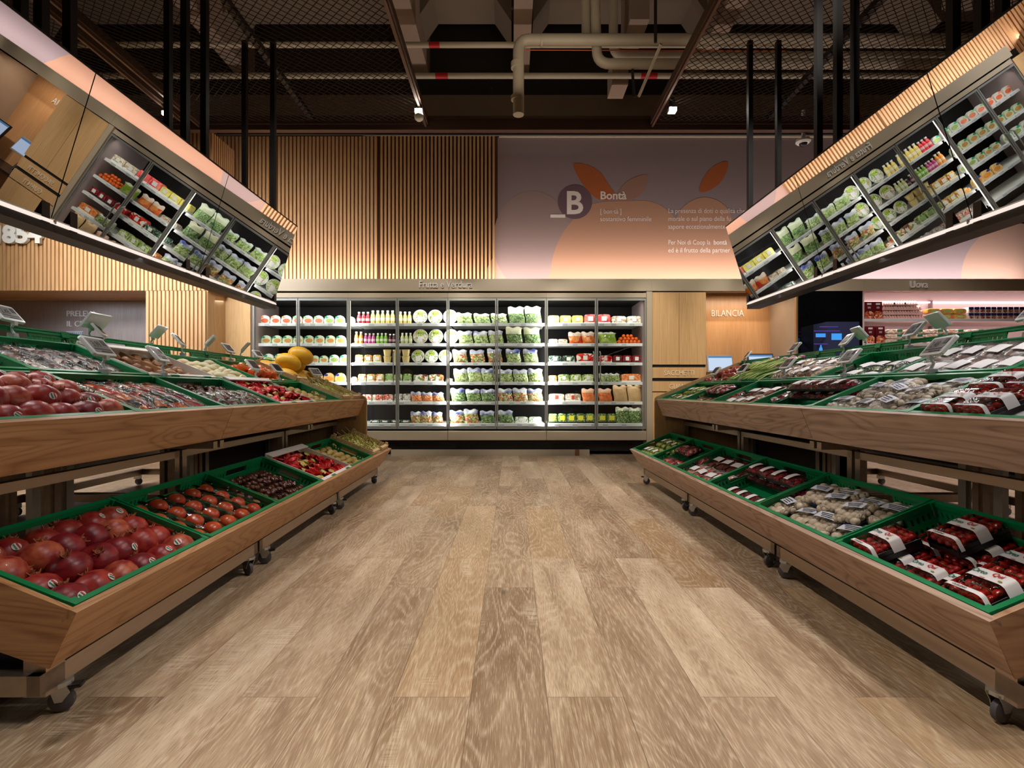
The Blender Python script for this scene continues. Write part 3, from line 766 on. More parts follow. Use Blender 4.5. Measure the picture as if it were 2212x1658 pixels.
def tray(key, look, w_, h_, food, lab=(228, 226, 222), d=.12, black=False, cat='tray', name='food_tray', lw=.4):
    o = thing(name, look, cat, HOME)
    MB().prism(oval(w_, h_ * .98, 16, 5), 0, d, M=T(0, d, 0.002) @ RX(pi / 2)).build('contents', food, o, bevel=.006)
    MB().box((-w_ / 2 - .002, -.004, 0), (w_ / 2 + .002, d + .004, h_ * .16)).build('base', BLACK if black else WHITE_P, o, bevel=.004)
    if lab: MB().box((-w_ * lw / 2, -.006, h_ * .3), (w_ * lw / 2, -.003, h_ * .78)).build('label', mat('lab%d%d%d' % lab, lab, .5), o)
    PROTO[key] = (o, look)
SAL = speck('green salad', [(150, 176, 92), (198, 212, 150), (96, 132, 52), (222, 228, 190), (170, 192, 112)], 60, .25, .6)
SALD = speck('dark leaves', [(78, 118, 52), (120, 152, 84), (50, 86, 36), (168, 186, 130)], 70, .25, .6)
SALM = speck('mixed salad', [(160, 180, 100), (220, 226, 190), (196, 90, 70), (90, 120, 50), (226, 160, 90)], 55, .25, .6)
CAR = speck('carrots', [(226, 120, 50), (240, 150, 80), (200, 96, 40), (240, 180, 130)], 60, .3, .6)
FRU = speck('fruit salad', [(236, 190, 80), (220, 120, 60), (240, 226, 190), (176, 190, 90)], 55, .25, .6)
VEG = speck('grilled vegetables', [(230, 120, 60), (240, 236, 226), (120, 60, 50), (130, 160, 80)], 40, .25, .6)
RW = speck('red white radish', [(206, 60, 50), (240, 226, 216), (220, 120, 100), (180, 196, 170)], 55, .25, .6)
DK = speck('dark greens', [(40, 62, 48), (80, 110, 84), (150, 170, 160), (30, 40, 36)], 45, .2, .8)
BER = speck('berries', [(150, 20, 36), (190, 40, 50), (60, 10, 30), (110, 14, 40)], 75, .2, .8)
MUS = speck('pale mushrooms', [(226, 210, 190), (200, 176, 150), (240, 230, 218), (170, 150, 120)], 45, .3, .5)
tray('tub', 'small clear tub of cut fruit', .085, .085, FRU, (236, 230, 220), .08, lw=.55)
tray('tubsal', 'small clear tub of green salad', .085, .088, SAL, (150, 190, 120), .08, lw=.6)
tray('longveg', 'long pack of red-orange vegetables', .165, .085, VEG, None, .1)
tray('apple_y', 'pack of yellow apples', .155, .115, speck('yellow apples', [(222, 206, 100), (232, 220, 130), (210, 190, 90)], 18, .25, .6), lw=.35)
tray('apple_r', 'pack of red apples', .16, .118, speck('red apples', [(206, 80, 76), (226, 120, 104), (190, 50, 56)], 18, .25, .6), lw=.4)
tray('mush', 'clear domed tray of sliced mushrooms', .185, .098, MUS, lw=.3)
tray('smallveg', 'low clear tray of pale vegetables', .16, .08, MUS, None)
tray('darkveg', 'wrapped tray of dark greens', .2, .11, DK, lw=.3)
tray('redveg', 'film-wrapped tray of red tomatoes', .215, .115, speck('red tomatoes', [(196, 30, 26), (220, 60, 40), (240, 230, 220), (150, 20, 20)], 22, .2, .8), lw=.25)
tray('berry', 'small punnet of dark red berries', .12, .1, BER, lw=.4, black=True)
tray('carrot', 'clear tray of peeled carrots', .14, .115, CAR, lw=.35)
tray('carrotlong', 'wide tray of carrots', .24, .1, CAR, lw=.25)
tray('leek', 'long pack of trimmed vegetables', .15, .1, SAL, lw=.3)
tray('whitepack', 'red and white pack of radishes', .14, .1, RW, None)
tray('whitetray', 'white tray of wrapped herbs', .16, .075, speck('herbs', [(206, 220, 200), (140, 170, 120), (236, 238, 234)], 60), lw=.35)
tray('silver', 'silvery pack of mushrooms', .1, .1, speck('grey packs', [(190, 186, 176), (120, 110, 100), (226, 224, 220)], 50), lw=.5)
tray('yellowlab', 'dark green pack with yellow label', .12, .13, SALD, (222, 212, 60), lw=.6, black=True)
tray('lowtray', 'flat dark tray of mushrooms', .15, .045, DK, lw=.5, black=True)
tray('rwtray', 'flat white tray with red label', .22, .11, MUS, (200, 60, 50), lw=.2)
def bag(key, look, w_, h_, food, head, patch=None, d=.07, hh=.32):
    o = thing('salad_bag', look, 'bag', HOME)
    def sh(u, v, s):
        pin = 1 - .22 * v ** 3 - .06 * sin(v * 9) 
        e = (1 - abs(2 * u - 1) ** 3) * (max(0, 1 - v ** 4) ** .6) * (.25 + .75 * min(1, v * 6))
        x = (u - .5) * w_ * (1.0 if v < .75 else 1 + (v - .75) * .35) * (.9 + .1 * pin)
        wr = .006 * sin(u * 23 + v * 17) * e
        return (x + .008 * sin(v * 5 + 1), s * (e * d / 2 + wr), v * h_ + (.01 * sin(u * 11) if v > .95 else 0))
    hv = 1 - hh
    mb = MB(); mb.grid(lambda u, v: sh(u, v * hv, -1), 10, 8); mb.grid(lambda u, v: sh(1 - u, v * hv, 1), 10, 8)
    mb.build('filled_bag', food, o, smooth=True)
    mb = MB(); mb.grid(lambda u, v: sh(u, hv + v * hh, -1.04), 10, 5); mb.grid(lambda u, v: sh(1 - u, hv + v * hh, 1.04), 10, 5)
    mb.build('printed_header', head, o, smooth=True)
    if patch is not None:
        MB().prism([(x, z) for x, z in oval(w_ * .42, h_ * .2, 14)], 0, .002, M=T(-.01, -.022, h_ * (hv - .04)) @ RX(pi / 2 - .12)).build('printed_patch', patch, o)
    PROTO[key] = (o, look)
HB = mat('blue printed film', (28, 52, 128), .3, col2=(226, 230, 238), scale=9, coat=.5)
HC = mat('cream green printed film', (206, 214, 176), .4, col2=(222, 226, 196), scale=9, coat=.4)
HW = mat('clear crinkled film', (206, 214, 200), .25, col2=(150, 160, 140), scale=30, coat=.6)
PR = mat('red print', (200, 44, 44), .5); PG = mat('green print', (20, 120, 76), .5)
bag('bagclear', 'clear bag of green leaves', .165, .13, SAL, HW, LABELW, hh=.25)
bag('bagblue', 'bag of green salad with blue header', .15, .165, SAL, HB, PR)
bag('bagbluem', 'bag of mixed salad with blue header', .15, .165, SALM, HB, PR)
bag('bagblued', 'bag of dark leaves with blue header', .15, .16, SALD, HB, PR)
bag('bagcream', 'tall cream bag with green print', .165, .205, SALD, HC, PG, hh=.42)
bag('bagcarrot', 'bag of carrots with blue header', .14, .12, CAR, HB, None, hh=.3)
bag('bagorange', 'pointed orange net bag with pale label', .14, .17, mat('orange net', (216, 96, 40), .5, col2=(240, 150, 90), scale=40), mat('orange peach film', (232, 190, 160), .4), PG, hh=.3)
bag('bagkraft', 'kraft paper bag with green print', .15, .2, mat('kraft', (206, 170, 122), .7, var=.15, scale=20), mat('kraft light', (220, 190, 150), .7), PG, .09, .2)
bag('bagleaf', 'big leafy bag with yellow label', .17, .2, SALD, HW, mat('yellow label', (226, 216, 60), .5), .1, .2)
bag('baggreen', 'bag of green apples with white label', .2, .15, speck('green apples', [(168, 196, 80), (190, 210, 110), (140, 176, 60)], 16, .2, .8), HW, LABELW, .12, .15)
bag('bagnet', 'net bag of oranges with pale label', .15, .15, speck('net oranges', [(226, 110, 40), (206, 60, 36), (236, 150, 80)], 18, .3, .5), mat('peach film', (226, 206, 190), .4), PG, .1, .35)
o = thing('loose_orange', 'x', 'orange', HOME)
MB().ball((0, 0, .026), .026, 12, 8).build('peel', mat('orange peel', (232, 104, 34), .4, var=.12, scale=30, bump=.1), o, smooth=True)
MB().ball((0, 0, .0518), (.003, .003, .0012), 6, 4).build('stem_end', mat('stem green', (70, 90, 40), .7), o)
PROTO['orange'] = (o, 'small bright orange')

ZA = lambda z: 530 + z / 4.144
ZB = lambda z: 960 + z / 4.144
SH = [[], [], [], [], [], []]
def row(s, key, a, b, n, g=0):
    """n goods of one kind between two photo columns of shelf s"""
    for k in range(n): SH[s].append((key, a + (b - a) * (k + .5) / n, (b - a) / n))
row(0, 'soup_orange', ZA(120), ZA(410), 3); row(0, 'soup_pink', ZA(415), ZA(700), 3); row(0, 'soup_white', ZA(700), ZA(890), 2); row(0, 'soup_white', ZA(905), ZA(985), 1)
row(0, 'b_red', ZA(998), ZA(1116), 3); row(0, 'b_yellow', ZA(1120), ZA(1340), 5); row(0, 'b_yellow', ZA(1370), ZA(1490), 3); row(0, 'bowl', ZA(1495), ZA(1900), 3)
row(0, 'bagclear', ZB(100), ZB(415), 2); row(0, 'bagclear', ZB(415), ZB(565), 1); row(0, 'bagcream', ZB(570), ZB(870), 2)
row(0, 'apple_y', ZB(925), ZB(1245), 3); row(0, 'apple_r', ZB(1248), ZB(1490), 2); row(0, 'mush', ZB(1495), ZB(1768), 2)
row(1, 'soup_green', ZA(135), ZA(900), 8)
row(1, 'b_orange', ZA(975), ZA(1055), 2); row(1, 'b_pink', ZA(1062), ZA(1165), 3); row(1, 'b_green', ZA(1170), ZA(1275), 3); row(1, 'b_purple', ZA(1280), ZA(1345), 2); row(1, 'b_purple', ZA(1360), ZA(1385), 1); row(1, 'b_pale', ZA(1388), ZA(1495), 3)
row(1, 'bowl', ZA(1495), ZA(1910), 3); row(1, 'bagblue', ZB(120), ZB(530), 3); row(1, 'bagcream', ZB(545), ZB(865), 2)
row(1, 'smallveg', ZB(930), ZB(1105), 2); row(1, 'bagnet', ZB(1112), ZB(1345), 2); row(1, 'baggreen', ZB(1378), ZB(1535), 1)
row(2, 'soup_white', ZA(150), ZA(460), 3); row(2, 'soup_green', ZA(495), ZA(740), 3); row(2, 'soup_white', ZA(745), ZA(930), 2)
row(2, 'tub', ZA(978), ZA(1218), 3); row(2, 'cups', ZA(1230), ZA(1480), 3); row(2, 'bowl', ZA(1482), ZA(1850), 3)
row(2, 'bagbluem', ZB(62), ZB(530), 3); row(2, 'bagblue', ZB(540), ZB(850), 2)
row(2, 'darkveg', ZB(930), ZB(1172), 2); row(2, 'redveg', ZB(1180), ZB(1342), 1); row(2, 'redveg', ZB(1380), ZB(1505), 1); row(2, 'berry', ZB(1510), ZB(1765), 3)
row(3, 'soup_blue', ZA(590), ZA(900), 3); row(3, 'soup_blue', ZA(940), ZA(1000), 1)
row(3, 'tub', ZA(1005), ZA(1240), 3); row(3, 'tubsal', ZA(1248), ZA(1485), 3); row(3, 'longveg', ZA(1500), ZA(1775), 2); row(3, 'longveg', ZB(10), ZB(75), 1)
row(3, 'bagblue', ZB(85), ZB(455), 3); row(3, 'bagblue', ZB(480), ZB(885), 3)
row(3, 'carrot', ZB(932), ZB(1010), 1); row(3, 'leek', ZB(1015), ZB(1340), 3); row(3, 'bagclear', ZB(1385), ZB(1570), 2); row(3, 'carrotlong', ZB(1582), ZB(1765), 1)
row(4, 'whitepack', ZA(1040), ZA(1322), 3); row(4, 'silver', ZA(1332), ZA(1480), 2); row(4, 'bagcarrot', ZA(1482), ZA(1780), 3)
row(4, 'bagblued', ZB(55), ZB(460), 3); row(4, 'bagbluem', ZB(480), ZB(882), 3)
row(4, 'rwtray', ZB(932), ZB(1225), 2); row(4, 'bagorange', ZB(1230), ZB(1345), 1); row(4, 'bagorange', ZB(1375), ZB(1500), 1); row(4, 'bagkraft', ZB(1510), ZB(1765), 2)
row(5, 'lowtray', ZA(1110), ZA(1480), 4); row(5, 'bagbluem', ZA(1482), ZA(1768), 3)
row(5, 'bagbluem', ZB(48), ZB(305), 2); row(5, 'bagblued', ZB(315), ZB(460), 1); row(5, 'bagblued', ZB(478), ZB(625), 1); row(5, 'whitetray', ZB(630), ZB(872), 2)
row(5, 'yellowlab', ZB(930), ZB(1345), 5); row(5, 'yellowlab', ZB(1375), ZB(1540), 2); row(5, 'bagleaf', ZB(1535), ZB(1768), 2)
NAT = dict(soup_orange=.158, soup_pink=.158, soup_white=.158, soup_green=.158, soup_blue=.158, bowl=.206, cups=.098, orange=.052)
CATN = ['top shelf', 'second shelf', 'third shelf', 'fourth shelf', 'fifth shelf', 'bottom shelf']
for s in range(6):
    z = P(0, SHY[s], YSH).z + .001; cnt = {}
    SH[s].sort(key=lambda q: q[1])
    tot = {}
    for key, px, wpx in SH[s]: tot[key] = tot.get(key, 0) + 1
    for key, px, wpx in SH[s]:
        o, look_ = PROTO[key]
        if key in NAT: nat = NAT[key]
        elif key.startswith('b_'): nat = .058
        else: nat = max((c.dimensions.x for c in [q for q in o.children_recursive if q.type == 'MESH'][:1]), default=.15) or .15
        if key == 'cups' : nat = .1
        Y = 7.2 + (.012 if key.startswith('b_') else 0)
        if key == 'bowl': Y = 7.21
        w_ = wpx * Y / F; k = min(1.35, max(.6, w_ / nat * (.97 if key[:3] != 'bag' else 1.06)))
        cnt[key] = cnt.get(key, 0) + 1; i = cnt[key]
        gap = 'fridge ' + CATN[s]
        lb = look_ + ((', ' + nth(i - 1) + ' such from the soup end') if tot[key] > 1 else '') + ', ' + gap
        sx = k; sz = min(k, 1.12) if key[:3] == 'bag' else k
        put(o, T((px - 1105) * Y / F, Y + ru(-.004, .004), z) @ RZ(ru(-.08, .08)) @ S(sx, 1, sz * (ru(.95, 1.08) if key[:3] == 'bag' else 1)), lb, look_ + ' row on the ' + gap)
# heap of loose oranges on the second shelf
zz = P(0, SHY[1], YSH).z + .001; xo = (ZB(1545) - 1105) * 7.2 / F; n_ = 0
for lay, (nx, ny) in enumerate(((6, 3), (5, 2), (3, 1))):
    for i in range(nx):
        for j in range(ny):
            put(PROTO['orange'][0], T(xo + .03 + (i + lay * .5 + (6 - nx - lay) * .3) * .055 + (i % 2) * .004, 7.18 + (j + lay * .5) * .052, zz + lay * .043) @ RZ(ru(0, 6)),
                'small bright orange in the loose heap on the second fridge shelf', 'loose oranges on the second fridge shelf')

# ------------------------------------------------------------------ cupboard and scale niche
YC = 7.0
t = thing('oak_cupboard', 'light oak cupboard with bag and glove drawers beside the fridge', 'cupboard')
a, b, mid = P(1409, 0, YC).x, P(1525, 0, YC).x, P(1467, 0, YC).x
MB().box((P(1397, 0, YC).x, YC, 0), (a, YC + .7, P(0, 629, YC).z)).box((a, YC + .03, 0), (b + .01, YC + .7, P(0, 629, YC).z)).build('carcass', TAUPE, t)
def pnl(name, x0, x1, py0, py1, m=OAK_PANEL, d=0):
    return MB().box((x0 + .003, YC - d, P(0, py1, YC).z), (x1 - .003, YC + .028, P(0, py0, YC).z)).build(name, m, t)
pnl('door', a, mid, 631, 787); pnl('door', mid, b, 631, 787)
MB().box((a, YC + .022, P(0, 856, YC).z), (b, YC + .031, P(0, 785, YC).z)).build('shadow_gap', BLACK_M, t)
d1 = pnl('drawer', a, b, 793, 816); d2 = pnl('drawer', a, b, 823, 845); pnl('door', a, b, 847, 978)
LT = mat('pale raised letters', (222, 204, 172), .5)
text_mb('SACCHETTI', .1, LT, d1, T(P(1434, 0, YC).x, YC - .006, P(0, 810.5, YC).z) @ FRONT, 'letters', depth=.005, wide=.82)
text_mb('GUANTI', .1, LT, d2, T(P(1445, 0, YC).x, YC - .006, P(0, 839.5, YC).z) @ FRONT, 'letters', depth=.005, wide=.82)
t = thing('scale_niche', 'oak scale niche with raised word BILANCIA', 'niche')
xn0, xn1 = P(1527, 0, YC).x, P(1720, 0, YC).x; yn = 7.72
MB().box((xn0 - .02, YC + .71, 0), (xn1 + .02, YC + .74, 2.46)).build('back_panel', wood('warm oak panel', (176, 126, 80), (204, 154, 106), 'Z', 2, 90, .3, .1), t)
MB().box((xn1, YC, 0), (xn1 + .03, YC + .71, 2.28)).build('side_panel', mat('taupe side panel', (172, 150, 128), .35, var=.04), t)
MB().box((xn0, YC + .1, .86), (xn1, YC + .71, .9)).build('counter', BLACK, t)
text_mb('BILANCIA', .145, SIGN, t, T(P(1535, 0, yn).x, yn - .014, P(0, 683.5, yn).z) @ FRONT, 'letters', depth=.005, wide=.80)
area('scale_light', ((xn0 + xn1) / 2, YC + .35, 2.3), (0, .2, -1), .9, .3, 7, WARM)
SCR = emis('screen glow', (196, 214, 240), 1.0)
for px_, py_, lb in ((1556, 785, 'weighing screen showing a pale page, beside the oak cupboard'), (1644, 782, 'weighing screen in black frame at the niche corner')):
    o = thing('scale_screen', lb, 'screen', M=T(*P(px_, py_, 7.3)) @ RX(-.2))
    MB().box((-.19, 0, -.13), (.19, .03, .13)).build('bezel', BLACK if px_ > 1600 else mat('silver plastic', (150, 146, 140), .4), o, bevel=.006)
    MB().box((-.172, -.003, -.105), (.172, 0, .112)).build('display', SCR, o)
    MB().box((-.172, -.004, .085), (.172, -.003, .112)).build('page_header', emis('page blue', (90, 140, 190), .8), o)
    MB().tube([(0, .03, -.02), (0, .08, -.2), (0, .06, -.36)], .02, 8).build('stand', BLACK, o)

# ------------------------------------------------------------------ bottle return machine behind black glass
t = thing('bottle_return_machine', 'black glass wall unit with dark blue bottle return front', 'machine')
x0, x1 = P(1723, 0, YC).x, P(1863, 0, YC).x
MB().box((x0, YC, 0), (x1, YC + .03, P(0, 628, YC).z)).build('glass_front', mat('black glass', (8, 8, 10), .06, coat=1), t)
MB().box((P(1720, 0, YC).x - .004, YC - .01, 0), (x0, YC + .03, P(0, 628, YC).z)).build('edge_trim', mat('brass trim', (190, 160, 110), .3, .8), t)
nv = mat('navy front panel', (38, 42, 66), .35, emit=.25)  # slight glow added to the panel colour, the panel is no lamp
bl = emis('blue sign', (60, 150, 230), 1.1)
pz = lambda y: P(0, y, YC).z
pxx = lambda x: P(x, 0, YC).x
fr = MB().box((pxx(1757), YC - .3, 0), (pxx(1824), YC - .001, pz(701))).build('return_front', nv, t)
yy = YC - .304
def dd(x): return (x - 1105) * (YC - .3) / F
def dz(y): return H - (y - 843) * (YC - .3) / F
MB().box((dd(1762), yy, dz(728)), (dd(1783), yy + .003, dz(720))).build('blue_label', bl, fr)
MB().box((dd(1796), yy, dz(734)), (dd(1818), yy + .003, dz(720))).build('blue_label', bl, fr)
MB().box((dd(1770), yy, dz(706)), (dd(1810), yy + .003, dz(705))).box((dd(1758), yy, dz(715)), (dd(1814), yy + .003, dz(714))).box((dd(1758), yy, dz(743)), (dd(1788), yy + .003, dz(742))).build('line_lights', emis('violet line', (110, 80, 190), .9), fr)
MB().prism([(-.022, 0), (.022, 0), (.022, .1), (.008, .13), (.008, .15), (-.008, .15), (-.008, .13), (-.022, .1)], 0, .003, M=T(dd(1773), yy + .003, dz(769)) @ RX(pi / 2)).build('bottle_symbol', bl, fr)

# ------------------------------------------------------------------ egg shelf
YG = 7.05
t = thing('egg_shelf', 'pale open wall shelf holding eggs and boxes under the Uova sign', 'shelf')
x0, x1 = P(1867, 0, YG).x, P(2640, 0, YG).x
EGP = mat('pinkish white shelf back', (226, 204, 200), .5)
MB().box((x0, 7.75, .1), (x1, 7.8, 2.46)).box((x0 - .03, YG, .1), (x0, 7.8, 2.28)).build('back_wall', EGP, t)
ys0, ys1, ys2 = P(0, 688, YG).z, P(0, 741, YG).z, P(0, 800, YG).z
for zz in (ys0, ys1, ys2):
    sh = MB().box((x0, YG, zz - .02), (x1, 7.75, zz)).build('shelf_board', EGP, t)
    MB().box((x0, YG - .012, zz - .038), (x1, YG, zz - .004)).build('price_rail', RAILW, sh)
mb = MB(); ux = P(2006, 0, 7.74).x
mb.box((ux, 7.70, .2), (ux + .03, 7.75, 2.3))
for k in range(30): mb.box((ux + .008, 7.695, .3 + k * .065), (ux + .022, 7.70, .34 + k * .065))
mb.build('slotted_upright', mat('upright', (150, 130, 128), .5, .3), t)
MB().box((x0 + .3, 7.71, P(0, 654, 7.7).z), (x1, 7.745, P(0, 652, 7.7).z + .01)).build('light_strip', emis('pink led', (255, 214, 214), 2.2), t)
area('egg_led', ((x0 + x1) / 2, YG + .08, 2.2), (0, .55, -1), x1 - x0 - .2, .05, 26, (1, .82, .82))
area('egg_led', ((x0 + x1) / 2, YG + .03, ys0 - .05), (0, .7, -1), x1 - x0 - .2, .03, 8, (1, .82, .82))
def place_row(maker, look_, grp, a, b, n, z, Y, sx=1):
    for k in range(n):
        px = a + (b - a) * (k + .5) / n
        put(maker, T((px - 1105) * Y / F, Y, z), look_ + (', ' + nth(k) + ' from the black glass' if n > 1 else ''), grp)
o = thing('panettone_box', 'x', 'box', HOME); 
MB().box((-.062, 0, 0), (.062, .1, .245)).build('carton', mat('dark red carton', (96, 14, 26), .4), o, bevel=.003)
MB().prism([(-.058, .0), (.058, .0), (.058, .08), (.03, .105), (-.03, .105), (-.058, .08)], 0, .003, M=T(0, 0, .004) @ RX(pi / 2)).build('cake_picture', speck('cake', [(206, 96, 60), (226, 140, 90), (160, 60, 40), (240, 190, 140)], 40), o)
MB().box((-.03, -.003, .2), (.03, 0, .225)).box((-.02, -.003, .165), (.02, 0, .172)).box((-.02, -.003, .15), (.02, 0, .157)).build('printed_words', LABELW, o)
place_row(o, 'dark red cake carton on the upper egg shelf', 'dark red cartons on the upper egg shelf', 1868, 1906, 2, ys0, YG + .03)
for k in range(2): put(o, T(P(1880 + 22 * k, 0, YG + .03).x, YG + .03, ys1) , 'dark red carton on the lower egg shelf, ' + nth(k) + ' from the black glass', 'dark red cartons on the lower egg shelf')
def egg_tray():
    o = thing('egg_tray', 'x', 'egg tray', HOME)
    mb = MB(); mb.box((-.12, 0, 0), (.12, .24, .018))
    for i in range(5):
        for j in range(2): mb.prism([(-.022, .018), (.022, .018), (.012, .042), (-.012, .042)], 0, .04, M=T(-.096 + i * .048, .05 + j * .05, 0) @ RX(pi / 2))
    mb.build('carton', mat('pink pulp', (224, 184, 178), .8), o)
    for i in range(5): MB().ball((0, 0, 0), (.02, .02, .026), 10, 6).build('egg', mat('egg shell', (232, 196, 176), .5), o, smooth=True, M=T(-.096 + i * .048, .03, .04))
    return o
eg = egg_tray()
for lv, (n, a, b) in enumerate(((5, 1910, 1998), (5, 1910, 1996), (5, 1910, 1990), (4, 1910, 1980))):
    for k in range(n if n < 5 else 3):
        q = 3
        px = a + (b - a) * (k + .5) / 3
        if k < 3: put(eg, T(P(px, 0, YG + .06).x, YG + .06, ys0 + .001 + lv * .066) @ S(.78, 1, 1), 'pink pulp tray of eggs, %s layer up, %s along the stack' % (nth(lv), nth(k)), 'stacked egg trays on the upper egg shelf')
o = thing('pasta_packet', 'x', 'packet', HOME)
MB().prism(oval(.23, .075, 16, 4), 0, .1, M=T(0, .1, 0) @ RX(pi / 2)).build('packet', mat('yellow packet', (226, 196, 90), .35, col2=(206, 120, 60), scale=14), o, bevel=.008)
MB().box((-.05, -.003, .02), (.05, 0, .055)).build('label', mat('green label', (170, 200, 120), .5), o)
for lv in (0, 1):
    for k in range(3): put(o, T(P(2018 + 28 * k, 0, YG + .05).x, YG + .05, ys0 + lv * .078) @ S(.82, 1, 1), 'yellow egg packet, %s layer, %s along the upper egg shelf' % (('lower', 'top')[lv], nth(k)), 'yellow packets on the egg shelf')
o = thing('snack_carton', 'x', 'carton', HOME)
MB().box((-.036, 0, 0), (.036, .1, .085)).build('carton', mat('blue white carton', (226, 226, 232), .4), o, bevel=.002)
MB().box((-.036, -.002, .05), (.036, 0, .085)).build('blue_top', mat('dark blue', (32, 34, 84), .4), o)
MB().prism([(x, z + .006) for x, z in oval(.06, .045)], 0, .003, M=RX(pi / 2)).build('picture', speck('nuts', [(196, 90, 50), (226, 170, 110), (120, 50, 30)], 60), o)
for lv in (0, 1):
    for k in range(13): put(o, T(P(2098 + 12.2 * k, 0, YG + .05).x, YG + .05, ys0 + lv * .088), 'small blue topped carton, %s layer, %s along the egg shelf' % (('lower', 'top')[lv], nth(k)), 'small blue topped cartons on the egg shelf')
o = thing('egg_packet', 'x', 'packet', HOME)
MB().prism(oval(.26, .065, 16, 4), 0, .12, M=T(0, .12, 0) @ RX(pi / 2)).build('packet', speck('beige packet', [(222, 200, 180), (206, 170, 140), (236, 224, 214)], 30), o, bevel=.008)
MB().box((.04, -.003, .03), (.11, 0, .06)).build('green_label', PG, o)
for lv in (0, 1, 2):
    for k in range(6): put(o, T(P(1932 + 44 * k, 0, YG + .05).x, YG + .05, ys1 + lv * .07), 'beige egg packet, %s layer up, %s along the lower egg shelf' % (nth(lv), nth(k)), 'beige packets on the lower egg shelf')

# ------------------------------------------------------------------ display stands
TA = R(22.3); CT, ST = cos(TA), sin(TA)
NY, CL = 6, .605
TIER = {'low': (0.0, .345), 'mid': (.265, .832), 'top': (.66, .994)}
GM = {1: T(1.2245, 1.28, 0) @ RZ(R(.45)), -1: T(-1.163, 1.33, 0) @ RZ(R(1.0))}
STAND = {1: 'tomato stand', -1: 'pomegranate stand'}
def FT(side, tier, u, y, w, rot=None):
    x0, z0 = TIER[tier]
    x = x0 + u * CT - w * ST; z = z0 + u * ST + w * CT
    if side == 1: B = Matrix(((CT, 0, -ST, x), (0, 1, 0, y), (ST, 0, CT, z), (0, 0, 0, 1)))
    else: B = Matrix(((-CT, 0, ST, -x), (0, -1, 0, y), (ST, 0, CT, z), (0, 0, 0, 1)))
    M = GM[side] @ B
    return M @ rot if rot is not None else M
PARTZ = ('nearest the fridges', 'in the middle', 'at the open end')
